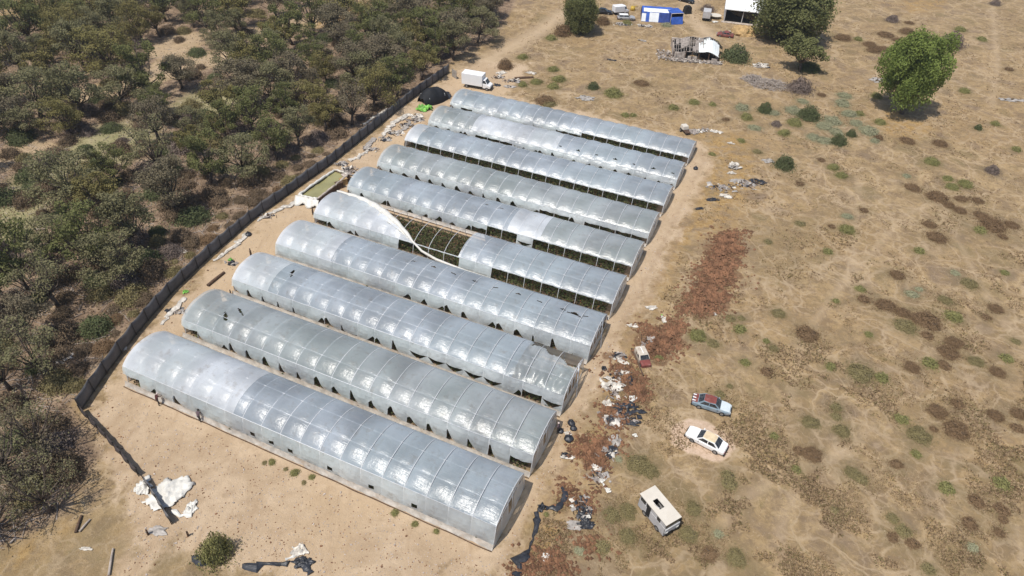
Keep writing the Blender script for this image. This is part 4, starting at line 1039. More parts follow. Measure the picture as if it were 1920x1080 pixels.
strip([(362, 1046), (375, 1052), (392, 1056), (410, 1054), (428, 1048)], [.30, .45, .22, .25, .3], 'blackfilm', 'film_roll', 'black torn film lying round the foot of the tall green bush', 'plastic sheet', GF)
strip([(455, 1060), (475, 1064), (495, 1057), (530, 1058), (552, 1059)], [.28, .55, .20, .16, .3], 'blackfilm', 'film_roll', 'long black film with a fat left end along the bottom edge', 'plastic sheet', GF)
S(566, 1056, 2.2, 1.4, .55, 'blackfilm', 'torn_film', 'black and shiny film tangle below a white scrap', 'plastic sheet', GF)
strip([(560, 1058), (575, 1066), (588, 1082)], [.22, .28, .3], 'blackfilm', 'film_roll', 'short black film tail running off the bottom edge', 'plastic sheet', GF)
S(563, 1034, 1.9, 1.5, .5, 'whitefilm', 'torn_film', 'white film scrap above the black tangle at the bottom', 'plastic sheet', GF)
strip([(535, 1050), (550, 1043), (562, 1040)], .14, 'rolled', 'film_rope', 'thin white film strip left of the white scrap at the bottom', 'plastic sheet', GF)
strip([(1054, 908), (1060, 930), (1052, 950), (1030, 953), (1018, 954)], [.22, .26, .35, .18, .3], 'blackfilm', 'film_roll', 'black film hooked like a question mark right of the nearest tunnel', 'plastic sheet', GF)
S(1015, 953, 1.1, 1.1, .6, 'blackfilm', 'torn_film', 'round black film knot in the middle of the long black strip', 'plastic sheet', GF)
strip([(1006, 962), (1006, 985), (1000, 1005), (993, 1030), (982, 1042), (972, 1052), (973, 1070), (962, 1088)], [.32, .35, .10, .12, .50, .50, .28, .4], 'blackfilm', 'film_roll', 'long black film strip trailing down to the bottom edge', 'plastic sheet', GF)
S(1096, 962, 2.0, 2.6, .7, 'blackfilm', 'torn_film', 'black film heap with a white speck, left of the cream minibus', 'plastic sheet', GF, .3, hole=.3)
S(1100, 985, 2.4, 1.0, .5, 'blackfilm', 'torn_film', 'lower black arm of the film heap left of the cream minibus', 'plastic sheet', GF)
S(1077, 985, 1.7, 1.3, .12, 'greyfilm', 'torn_film', 'flat pale film under the left of the black heap', 'plastic sheet', GF)
S(1025, 1045, 1.1, 1.3, .35, 'rolled', 'torn_film', 'bright white film lump beside the bottom red clods', 'plastic sheet', GF)
S(1102, 975, .5, .5, .35, 'rolled', 'torn_film', 'tiny white lump on top of the black film heap', 'plastic sheet', GF, z=.5)
S(1072, 950, .6, .5, .3, 'rolled', 'torn_film', 'tiny white scrap above the flat pale film', 'plastic sheet', GF)
S(1150, 722, 3.6, 2.4, .6, 'whitefilm', 'torn_film', 'wide torn white film right of the third tunnel end', 'plastic sheet', GF, -.3, hole=.8)
S(1140, 758, 1.6, 1.3, .5, 'whitefilm', 'torn_film', 'white film lump below the wide torn white film', 'plastic sheet', GF)
S(1165, 678, 2.6, .9, .3, 'whitefilm', 'torn_film', 'long narrow white film left of the wrecked pickup', 'plastic sheet', GF, -.5)
S(1186, 748, 1.2, 1.1, .5, 'rolled', 'torn_film', 'white sack on the upper edge of the black net heap', 'plastic sheet', GF)
S(1175, 768, 4.2, 2.6, .5, 'blackfilm', 'net_heap', 'black net and film heap on bare earth, right of the white film', 'net heap', GF, .2, hole=.7)
S(1178, 792, 3.4, 1.5, .45, 'blackfilm', 'net_heap', 'lower black curved net below the big black heap', 'net heap', GF, hole=.6)
S(1182, 715, 1.2, 1.6, .6, 'blackfilm', 'torn_film', 'small black film bundle right of the torn white film', 'plastic sheet', GF)
S(1132, 692, .9, .7, .5, 'blackfilm', 'torn_film', 'small black bundle left of the red clods by the lane', 'plastic sheet', GF)
S(1155, 828, 1.8, 1.9, .4, 'greyfilm', 'torn_film', 'grey and black scraps below the black net heap', 'plastic sheet', GF, hole=.4)
S(1148, 842, 1.2, .9, .3, 'blackfilm', 'torn_film', 'little black scrap just under the grey scraps', 'plastic sheet', GF)
S(1065, 857, 2.0, .8, .3, 'whitefilm', 'torn_film', 'white and dark scrap on the grass right of the second tunnel end', 'plastic sheet', GF)
S(1060, 854, 1.2, .9, .35, 'blackfilm', 'torn_film', 'dark scrap under the white scrap by the second tunnel end', 'plastic sheet', GF)
for k, (x, y) in enumerate(((1112, 875), (1128, 902), (1140, 921), (1190, 818))):
    S(x, y, .8, .7, .35, 'rolled', 'torn_film', ['small white lump right of the black burnt clods', 'small white lump in the middle of the debris row', 'lowest small white lump in the debris row', 'lone small white lump below the black net heap'][k], 'plastic sheet', GF)
strip([(1125, 890), (1128, 900), (1134, 912), (1138, 922)], .10, 'rolled', 'film_rope', 'thin white film string between the small white lumps', 'plastic sheet', GF)
S(1187, 611, 1.6, 1.0, .25, 'whitefilm', 'torn_film', 'flat white film left of the red clods by the lane', 'plastic sheet', GF)
S(1222, 578, 2.2, 1.0, .25, 'whitefilm', 'torn_film', 'white film with a dark edge beside the lane', 'plastic sheet', GF)
S(1244, 600, 1.0, 1.6, .35, 'whitefilm', 'torn_film', 'white and green scrap above the red clods', 'plastic sheet', GF)
strip([(1241, 590), (1245, 610)], .10, 'greenfilm', 'film_rope', 'thin green string on the scrap above the red clods', 'plastic sheet', GF)
# far debris by lane
for (x, y, sx, sy, m, lb) in ((1375, 308, 2.4, 1.8, 'whitefilm', 'white and black bundle on the far field edge'), (1385, 340, 3.6, 1.6, 'greyfilm', 'grey film spread on the far field edge'), (1361, 368, 2.4, 1.8, 'whitefilm', 'white scrap between the dark scraps by the far lane'),
      (1420, 340, 3.4, 2.2, 'blackfilm', 'dark scrap group right of the grey film'), (1335, 375, 2.6, 1.2, 'blackfilm', 'dark ring of scrap by the far lane'), (1372, 325, 1.8, 1.0, 'whitefilm', 'thin white scrap above the grey film'), (1343, 248, 3.0, 1.4, 'whitefilm', 'white and purple scrap right of the farthest tunnel'),
      (1311, 247, 2.0, 1.6, 'whitefilm', 'white framed scrap near the farthest tunnel corner'), (1370, 270, 1.8, .9, 'whitefilm', 'pale flat scrap below the white and purple scrap'), (1340, 590, .6, .6, 'rolled', 'white speck at the lower end of the red clods'),
      (1310, 392, 2.6, .8, 'blackfilm', 'thin dark scrap on the orange grass'), (1440, 302, 2.8, 1.6, 'greyfilm', 'pinkish scrap left of the dark round bush'), (1645, 150, 4.5, 3.0, 'greyfilm', 'pale patch of waste left of the bright tree'),
      (1895, 188, 7.0, 2.0, 'greyfilm', 'long pale waste on the far right'), (1425, 122, 5.0, 3.2, 'whitefilm', 'scattered white sheets right of the ruined house'), (1668, 40, 1.6, .8, 'whitefilm', 'small white scrap on the far field'),
      (940, 137, 3.2, 1.8, 'whitefilm', 'white film heap right of the box truck'), (995, 137, 3.0, 1.4, 'whitefilm', 'white sheet upper right of the box truck'), (970, 148, 1.5, 1.1, 'whitefilm', 'small white bundle beside the dark beam'), (955, 163, 3.2, 1.6, 'greyfilm', 'grey waste right of the truck front'), (932, 160, 1.8, 1.6, 'blackfilm', 'black bundle in front of the truck'),
      (1165, 45, 3.6, 2.6, 'greyfilm', 'pale waste below the silver car'), (1199, 47, 1.6, 1.4, 'whitefilm', 'white box shaped waste below the striped tent'), (1217, 48, 2.0, 1.0, 'whitefilm', 'second white waste below the striped tent'), (1205, 77, 3.0, 1.4, 'greyfilm', 'bluish scrap left of the ruined house'), (1147, 113, 3.2, .8, 'blackfilm', 'dark strip on the dry ground below the track'),
      (1098, 185, 4.2, 2.6, 'greyfilm', 'pale waste patch behind the farthest tunnel'), (335, 470, 3.2, 1.4, 'whitefilm', 'white sheet outside the fence'), (350, 455, 3.0, .9, 'blackfilm', 'black scrap beside the white sheet outside the fence'), (245, 540, 2.6, 1.8, 'greyfilm', 'grey sheet under the woodland edge'),
      (120, 670, 3.2, 2.4, 'greyfilm', 'pale grey sheet under the open branched tree'), (208, 583, 1.8, 1.0, 'greyfilm', 'small pale sheet under the dark bushes'), (140, 80, 3.0, 2.0, 'whitefilm', 'white patch far inside the woodland'), (620, 60, 3, 1.4, 'greyfilm', 'pale scrap in the far woodland clearing')):
    S(x, y, sx, sy, .35, m, 'torn_film', lb, 'plastic sheet', GF, rb.uniform(-.5, .5), hole=.25)
# film strip along the inside foot of the fence
for i, (pts, r, m, lb) in enumerate([([(560, 372), (548, 385), (500, 402), (478, 418)], [.3, .45, .25, .2], 'whitefilm', 'white film along the fence foot below the pond'), ([(462, 440), (440, 462), (415, 480), (395, 492)], [.35, .4, .3, .2], 'whitefilm', 'long white film along the fence foot beside the sixth tunnel'),
      ([(345, 560), (330, 580), (318, 590), (300, 612)], [.3, .42, .3, .15], 'whitefilm', 'pale torn film on the sand left of the second tunnel'), ([(690, 283), (672, 295), (655, 305)], [.3, .4, .25], 'whitefilm', 'white film at the fence foot above the pond'),
      ([(765, 215), (750, 225), (735, 236), (715, 256)], [.45, .55, .5, .3], 'whitefilm', 'white film heap between the fence and the far tunnels'), ([(770, 230), (760, 240), (748, 250)], [.3, .4, .3], 'greyfilm', 'grey film heap left of the ninth tunnel'), ([(700, 262), (690, 272), (682, 283)], [.5, .5, .3], 'greyfilm', 'grey rag heap by the fence near the eighth tunnel'), ([(725, 205), (700, 222), (680, 236)], .25, 'whitefilm', 'white film outside the fence under the trees')]):
    strip(pts, r, m, 'film_roll', lb, 'plastic sheet', GF, jit=.5)
S(784, 218, 3.2, 2.2, .6, 'whitefilm', 'torn_film', 'white and brown waste just below the lime green tarp', 'plastic sheet', GF, hole=.6)
S(348, 548, .9, .8, .4, 'greenfilm', 'torn_film', 'small green rag on the sand near the fence', 'rag', GF)
S(432, 488, .9, .8, .4, 'greenfilm', 'torn_film', 'small green rag left of the third tunnel', 'rag', GF)
S(234, 655, .7, .7, .4, 'rolled', 'torn_film', 'white knot at the fence foot by the nearest tunnel', 'plastic sheet', GF)
S(296, 996, 2.4, 1.4, .2, 'greyfilm', 'earth_mound', 'low grey brown mound below the fence end', 'mound')
S(160, 1030, 1.6, .4, .2, 'whitefilm', 'torn_film', 'pale plank shaped scrap in the bottom left', 'plastic sheet', GF)
def junk(x, y, sx, sy, n, label):
    p = at(x, y); p.z = gz(p.x, p.y); mb = MB(); rnd = random.Random(int(x*3+y))
    for _ in range(int(n*.6)):
        u, v = max(-.8, min(.8, rnd.gauss(0, .4))), max(-.8, min(.8, rnd.gauss(0, .4))); c = Vector((u*sx/2, v*sy/2, rnd.uniform(.02, .35)*max(.1, 1-math.hypot(u, v)))); k = rnd.random()
        d = Vector((rnd.gauss(0, 1), rnd.gauss(0, 1), rnd.gauss(0, .2))).normalized()
        if k < .35: mb.tube([c-d*rnd.uniform(.2, .8), c+d*rnd.uniform(.2, .8)], rnd.uniform(.03, .08), 4, rnd.choice((0, 0, 3)))
        elif k < .75:
            a = d*rnd.uniform(.12, .5); b = Vector((-a.y, a.x, rnd.uniform(-.2, .2)))*rnd.uniform(.4, 1); e = Vector((0, 0, rnd.uniform(.02, .18)))
            m_ = rnd.choice((1, 2, 2, 4, 0)); mb.add((c-a-b, c+a-b, c+a+b, c-a+b, c+e), ((0, 1, 4), (1, 2, 4), (2, 3, 4), (3, 0, 4)), m_)
        else: mb.box(c, (rnd.uniform(.1, .45), rnd.uniform(.1, .3), rnd.uniform(.08, .25)), rnd.uniform(0, 3), rnd.choice((2, 3, 4, 0)))
    return setp(mb.build('junk_heap', [M['wood'], M['whitefilm'], M['greyfilm'], M['darkwood'], M['blackfilm']], None, loc=p), label, 'junk heap', 'heaps of mixed junk')
for a_ in ((779, 224, 4.0, 2.6, 90, 'mixed junk heap just below the lime green tarp'), (760, 236, 3.6, 2.4, 80, 'mixed junk heap by the fence, left of the farthest tunnel'), (742, 250, 3.4, 2.2, 70, 'mixed junk heap by the fence, left of the ninth tunnel'), (722, 262, 3.0, 2.0, 60, 'mixed junk heap by the fence, left of the eighth tunnel'),
           (697, 280, 3.4, 2.0, 60, 'mixed junk heap by the fence, left of the seventh tunnel'), (655, 318, 3.4, 2.4, 80, 'mixed junk heap at the far end of the pond'), (640, 308, 3.0, 1.6, 50, 'mixed junk by the fence above the pond'), (958, 152, 4.6, 2.8, 60, 'mixed junk heap right of the box truck nose'), (935, 145, 3.0, 2.4, 50, 'mixed junk heap by the brown bush near the box truck'),
           (1158, 706, 4.2, 3.0, 50, 'mixed junk on the red clods above the torn white film'), (1150, 738, 3.4, 2.6, 35, 'mixed junk under the torn white film'), (1172, 785, 4.4, 2.8, 50, 'mixed junk inside the black net heap'), (1140, 850, 2.6, 2.6, 60, 'mixed junk below the grey scraps'), (1122, 893, 3.2, 3.2, 70, 'mixed junk round the small white lumps'),
           (1350, 352, 5.5, 3.4, 80, 'mixed junk on the orange grass near the far lane'), (1398, 346, 6.0, 3.4, 110, 'mixed junk round the dark scraps on the far field edge'), (1378, 315, 4.0, 2.0, 60, 'mixed junk by the white and black bundle'), (1318, 246, 4.5, 1.6, 50, 'mixed junk behind the farthest tunnel corner'),
           (1168, 46, 6.0, 3.0, 70, 'mixed junk below the silver estate car'), (1208, 49, 5.0, 2.0, 60, 'mixed junk below the striped tent'), (1362, 63, 6.0, 2.5, 70, 'mixed junk behind the ruined house'), (1425, 124, 5.0, 3.0, 60, 'mixed junk among the white sheets right of the ruined house'),
           (1095, 955, 3.2, 3.0, 50, 'mixed junk round the black film heap'), (1145, 790, 3.0, 2.6, 50, 'mixed junk left of the black net heap'), (1160, 668, 2.6, 1.6, 40, 'mixed junk at the long narrow white film'), (500, 405, 3.6, 1.2, 30, 'mixed junk at the fence foot below the pond'), (330, 585, 3.4, 1.6, 30, 'mixed junk on the sand beside the pale torn film'), (240, 545, 3.0, 2.0, 40, 'mixed junk under the woodland edge'),
           (430, 495, 2.0, 1.2, 20, 'mixed junk beside the small green rag'), (1218, 640, 2.6, 2.0, 40, 'mixed junk above the wrecked pickup')): junk(*a_)
# dark posts / logs
def log(x0, y0, x1, y1, r, mat, label, z=.15, name='log', cat='log'):
    a, b = at(x0, y0), at(x1, y1); mb = MB(); mb.tube([Vector((0, 0, z)), (b-a)*.5+Vector((0, 0, z*1.2)), (b-a)+Vector((0, 0, z))], [r, r*.95, r*.8], 8)
    return setp(mb.build(name, M[mat], None, loc=a), label, cat)
log(390, 537, 421, 512, .22, 'darkwood', 'dark beam lying on the sand left of the third tunnel', name='beam', cat='beam')
log(965, 148, 1000, 146, .28, 'darkwood', 'dark beam on the ground right of the box truck', name='beam', cat='beam')
log(143, 1000, 154, 968, .14, 'darkwood', 'dark fallen branch in the bottom left corner', name='fallen_branch', cat='branch')
log(150, 998, 170, 975, .10, 'palebark', 'pale fallen branch next to the dark one', name='fallen_branch', cat='branch')
log(205, 1080, 213, 1030, .12, 'palebark', 'curved pale branch at the bottom edge', name='fallen_branch', cat='branch')
log(20, 1020, 32, 1008, .08, 'palebark', 'short pale branch at the left edge', name='fallen_branch', cat='branch')
log(1000, 1, 1040, -12, .2, 'darkwood', 'dark log beside the far end of the track')
log(1184, 655, 1206, 706, .12, 'darkwood', 'dark chassis rail beside the wrecked pickup', name='steel_rail', cat='rail')
# stumps / short posts on the lane
for (x, y, h, r, lb) in ((471, 480, 1.3, .14, 'short dark post standing left of the fourth tunnel'), (587, 402, 1.4, .13, 'dark brown post below the pond end'), (433, 553, .9, .08, 'thin rusty post at the corner of the third tunnel'), (353, 1005, .8, .10, 'little dark stake near the fence end'), (278, 1003, .9, .09, 'dark stake at the left of the grey mound'), (738, 205, 1.2, .1, 'thin post by the white film heap')):
    p = at(x, y); mb = MB(); mb.tube([(0, 0, -.1), (.02, .03, h*.6), (.05, .02, h)], [r*1.1, r, r*.8], 7); mb.tube([(0, 0, h*.75), (.22, -.1, h*.85)], [r*.5, r*.3], 5)
    setp(mb.build('wooden_post', M['darkwood'], None, loc=p), lb, 'post')
for (x, y, s, lb) in ((466, 441, .75, 'dark bag lying on the sand beside the fence'), (1071, 794, .7, 'upper dark bag on the lane by the second tunnel'), (1075, 804, .65, 'lower dark bag on the lane by the second tunnel'), (1066, 824, .85, 'black crate shaped bag below the two dark bags'), (1051, 809, .6, 'dark bag at the corner of the second tunnel'), (1304, 317, .7, 'dark bag on the far lane beside the farthest tunnels'), (436, 492, .5, 'small dark tub beside the green rag')):
    p = at(x, y); bm = bmesh.new(); bmesh.ops.create_icosphere(bm, subdivisions=3, radius=s*.6)
    for v in bm.verts:
        n_ = mnoise.noise(v.co*2.6/s+Vector((x, 0, 0))); v.co *= 1+.25*n_; v.co.z = max(v.co.z*.75, -s*.25)
        if v.co.z > s*.28: v.co.xy *= .75
    bmesh.ops.create_cone(bm, cap_ends=True, segments=8, radius1=s*.12, radius2=s*.2, depth=s*.3, matrix=Matrix.Translation((0, 0, s*.5)))
    me_ = bpy.data.meshes.new('bag'); bm.to_mesh(me_); bm.free(); me_.materials.append(M['blackfilm'])
    me_.polygons.foreach_set('use_smooth', [True]*len(me_.polygons)); p.z = s*.2
    setp(link('bag', me_, None, p), lb, 'bag', 'dark bags on the ground')
S(1065, 813, .9, .8, .25, 'whitefilm', 'torn_film', 'pinkish white scrap between the dark bags', 'plastic sheet', GF)

# ---------------------------------------------------------------- pond
A, B, C_, D = at(562, 376), at(597, 384), at(655, 337), at(628, 328)
pc = (A+B+C_+D)/4; root = empty('water_pond', pc, 0, 'long lined pond full of algae green water beside the fence', 'pond')
mb = MB(); mb.add([(q-pc)+Vector((0, 0, .75)) for q in (A, B, C_, D)], ((0, 1, 2, 3),)); mb.build('water', M['water'], root)
for (p0, p1, r, m) in ((A, D, .20, 'rolled'), (A, B, .20, 'rolled'), (B, C_, .16, 'rubble'), (C_, D, .16, 'whitefilm')):
    mb = MB(); n = 14; mb.tube([(p0-pc).lerp(p1-pc, k/n)+Vector((rb.gauss(0, .06), rb.gauss(0, .06), 1.05+rb.gauss(0, .05))) for k in range(n+1)], [r*rb.uniform(.8, 1.2) for _ in range(n+1)], 8)
    mb.build('liner_rim', M[m], root, True)
mb = MB()
for (p0, p1) in ((A, B), (B, C_), (C_, D), (D, A)):
    c = (p0+p1)/2-pc; d = p1-p0; mb.box(c+Vector((0, 0, .5)), (d.length+.2, .22, 1.04), math.atan2(d.y, d.x))
mb.build('pond_wall', M['darkwood'], root)
q0, q1 = A-pc, B-pc; mb = MB(); n = 14                      # white liner hanging over the near end
for a_ in range(n+1):
    for b_ in range(5):
        p = q0.lerp(q1, a_/n*1.25-.12); dv = Vector((-.15, -1, 0)).normalized()
        dr = b_/4*(1.3+.35*math.sin(a_*.9))
        mb.v.append(tuple(p+dv*(.3+dr*.8+.1*math.sin(a_*1.9))+Vector((0, 0, max(.05, 1.15-.75*dr+.07*math.sin(a_*2.3+b_))))))
for a_ in range(n):
    for b_ in range(4): q = a_*5+b_; mb.f.append((q, q+1, q+6, q+5)); mb.mi.append(0)
o = mb.build('liner_flap', M['rolled'], root, True); o.modifiers.new('t', 'SOLIDIFY').thickness = .03
for k, (x, y) in enumerate(((645, 345), (637, 352), (649, 337))):
    p = at(x, y); mb = MB(); mb.box((0, 0, .5), (1.1, .8, 1.0), taper=.92); mb.box((0, 0, 1.04), (1.2, .9, .07)); 
    setp(mb.build('crate', M[('straw', 'darkwood', 'rubble')[k]], None, loc=p, rz=.7), ('yellowish box beside the right bank of the pond', 'dark box leaning on the right bank of the pond', 'pale box at the far right corner of the pond')[k], 'crate', 'boxes by the pond')
S(655, 325, 3.4, 2.6, .5, 'wood', 'wreckage_heap', 'brown and grey wreckage at the far end of the pond', 'wreckage heap', hole=.6)

# ---------------------------------------------------------------- black net tent and green tarp
p = at(812, 188); root = empty('shade_tent', p, .75, 'black shade net tent beside the fence next to the lime green tarp', 'tent'); root.scale = (.85, .85, .9)
mb = MB(); n = 22; m = 16
for a_ in range(n+1):
    for b_ in range(m+1):
        u, v = a_/n*2-1, b_/m; ang = v*PI
        rr = 2.5*(1-.35*u*u); y = math.cos(ang)*rr; z = math.sin(ang)**.8*2.9*(1-.5*abs(u)**2.5)+.35*mnoise.noise(Vector((u*2, v*2.5, 8)))
        z += .3*mnoise.noise(Vector((u*4, v*5, 1)))
        mb.v.append((u*3.4+.2*mnoise.noise(Vector((u*3, v*3, 5))), y, max(z, 0)))
for a_ in range(n):
    for b_ in range(m): q = a_*(m+1)+b_; mb.f.append((q, q+1, q+m+2, q+m+1)); mb.mi.append(0)
mb.build('net_cover', M['blackcloth'], root, True)
for u in (-2.2, 0, 2.2):
    mb = MB(); mb.tube([(u, -2.1, 0), (u, -1.8, 1.6), (u, 0, 2.2), (u, 1.8, 1.6), (u, 2.1, 0)], .04, 5); mb.build('tent_hoop', M['steel'], root)
S(828, 180, 4.6, 4.2, .5, 'blackfilm', 'net_heap', 'black net spread on the sand right of the black tent', 'net heap', GF)
S(796, 205, 4.2, 2.6, 1.5, 'greenfilm', 'green_tarp', 'crumpled lime green tarp in front of the black net tent', 'tarp')

# ---------------------------------------------------------------- vehicles
def wheel(root, x, y, r=.31, w_=.2, rim='rim'):
    mb = MB(); mb.cyl((0, 0, 0), r, w_, 'Y', 18); o = mb.build('wheel', M['rubber'], root, loc=(x, y, r)); bevelmod(o, .03)
    mb = MB(); mb.cyl((0, 0, 0), r*.6, w_+.03, 'Y', 12); mb.build('rim', M[rim], o)
def loft(mb, secs, mi=0):
    """secs: list of (x, [(y,z)...] half profile from bottom to top), mirrored"""
    k = len(secs[0][1]); ring = []
    for x, pr in secs:
        ring.append([(x, -y, z) for y, z in pr]+[(x, y, z) for y, z in reversed(pr)])
    n = 2*k; vs = [p for r in ring for p in r]; fs = []
    for i in range(len(secs)-1):
        for j in range(n): fs.append((i*n+j, (i+1)*n+j, (i+1)*n+(j+1) % n, i*n+(j+1) % n))
    fs.append(tuple(range(n))); fs.append(tuple((len(secs)-1)*n+j for j in range(n))[::-1]); mb.add(vs, fs, mi)
def sedan(loc, rz, name, label, cat, paint, roof, bonnet, boot=None, group='derelict and parked cars', Ln=4.6, Wd=1.78, Ht=1.36, wagon=False, wheels=True):
    root = empty(name, loc, rz, label, cat, group); h = Wd/2; s = Ln/4.6
    # x forward
    st = [(-2.30, .72, .36, .66), (-2.2, .80, .28, .80), (-1.6, .86, .22, .86), (-.9, .88, .20, .88), (0, .89, .20, .88), (.8, .88, .20, .87), (1.4, .87, .22, .84), (2.0, .83, .26, .76), (2.22, .77, .30, .68), (2.30, .68, .36, .58)]
    mb = MB(); loft(mb, [(x*s, [(w_*h/.89*.92, zb), (w_*h/.89, zb+.18), (w_*h/.89, zt-.12), (w_*h/.89*.90, zt)]) for x, w_, zb, zt in st])
    b0 = (-2.1 if wagon else -1.62)*s; b1 = 1.02*s; t0 = (-1.85 if wagon else -.98)*s; t1 = .38*s; zb = .85; zt = Ht
    hb, ht = h*.90, h*.74
    loft(mb, [(b0, [(hb*.98, zb-.03), (hb*.98, zb)]), (t0, [(hb, zb-.03), (ht, zt-.03)]), (t1, [(hb, zb-.03), (ht, zt-.03)]), (b1, [(hb*.98, zb-.03), (hb*.98, zb)])])
    body = bevelmod(mb.build('body', M[paint], root), .045, 2)
    mb = MB(); loft(mb, [(t0-.02, [(ht-.10, zt-.02), (ht-.12, zt+.012)]), ((t0+t1)/2, [(ht+.01, zt-.04), (ht-.10, zt+.035)]), (t1+.02, [(ht-.08, zt-.02), (ht-.12, zt+.012)])]); mb.build('roof', M[roof], root)
    mb = MB(); loft(mb, [(b1+.03, [(h*.84, .80), (h*.80, .875)]), (1.7*s, [(h*.84, .78), (h*.8, .855)]), (2.18*s, [(h*.76, .68), (h*.70, .735)])]); mb.build('bonnet', M[bonnet], root)
    if not wagon:
        mb = MB(); loft(mb, [(-2.22*s, [(h*.78, .74), (h*.74, .815)]), (b0-.04, [(h*.84, .80), (h*.80, .885)])]); mb.build('boot_lid', M[boot or paint], root)
    def pane(nm, pts, off):
        o = Vector(off); mb = MB(); P = [Vector(p)+o for p in pts]; mb.add(P+[p-o*1.0 for p in P], ((0, 1, 2, 3), (7, 6, 5, 4), (0, 4, 5, 1), (1, 5, 6, 2), (2, 6, 7, 3), (3, 7, 4, 0))); mb.build(nm, M['glass'], root)
    e = .07
    pane('windscreen', [(b1-.03, -hb+.10, zb+.03), (b1-.03, hb-.10, zb+.03), (t1+.03, ht-.08, zt-.07), (t1+.03, -ht+.08, zt-.07)], (.016, 0, .014))
    pane('rear_window', [(b0+.04, hb-.12, zb+.03), (b0+.04, -hb+.12, zb+.03), (t0-.03, -ht+.09, zt-.07), (t0-.03, ht-.09, zt-.07)], (-.016, 0, .014))
    xm = (t0+t1)/2
    for sg in (-1, 1):
        def Yat(z): return sg*(hb+(ht-hb)*(z-zb)/(zt-zb))
        za, zc = zb+.05, zt-.10
        for (xa, xb, xc, xd) in ((xm+.05, b1-.22, t1-.03, xm+.05), (b0+.28, xm-.05, xm-.05, t0+.05)):
            pts = [(xa, Yat(za), za), (xb, Yat(za), za), (xc, Yat(zc), zc), (xd, Yat(zc), zc)]
            pane('side_window', pts, (0, sg*.018, .004))
        mb = MB(); mb.box((2.27*s, sg*h*.60, .56), (.08, .32, .14)); mb.build('headlight', M['lamp'], root)
        mb = MB(); mb.box((-2.28*s, sg*h*.60, .60), (.08, .34, .13)); mb.build('tail_light', M['redlamp'], root)
        mb = MB(); mb.box((.72*s, sg*(h+.07), .92), (.12, .16, .10)); mb.build('side_mirror', M[paint], root)
        if wheels:
            for x in (1.38*s, -1.36*s): wheel(root, x, sg*(h-.10))
    for x in (2.33, -2.33):
        mb = MB(); mb.box((x*s, 0, .38), (.12, Wd*.92, .16)); bevelmod(mb.build('bumper', M['rubber'], root), .03)
    return root
def vec_angle(a, b): return math.atan2(b.y-a.y, b.x-a.x)
# white sedan: nose to the left
tail, nose = at(1357, 848, .5), at(1291, 814, .5)
rz = vec_angle(tail, nose); c = (tail+nose)/2; c.z = 0
sedan(c+Vector((.15, .4, 0)), rz, 'parked_car', 'white sedan with a peeling tan roof standing on a pale bare patch', 'car', 'whitepaint', 'tanroof', 'whitepaint', 'whitepaint', Ln=4.45, Wd=1.72)
tail, nose = at(1303, 752, .5), at(1368, 772, .5)
rz = vec_angle(tail, nose); c = (tail+nose)/2; c.z = 0
r_ = sedan(c+Vector((0, .3, 0)), rz, 'derelict_car', 'faded blue derelict sedan with a rusty red roof above the white sedan', 'car', 'bluepaint', 'redpaint', 'bonnetpaint', 'redpaint', Ln=4.35, Wd=1.7)
for k in range(3):
    mb = MB(); mb.box((-2.0, -.45+k*.45, .835), (.42, .14, .03)); mb.build('boot_stripe', M['whitepaint'], r_)
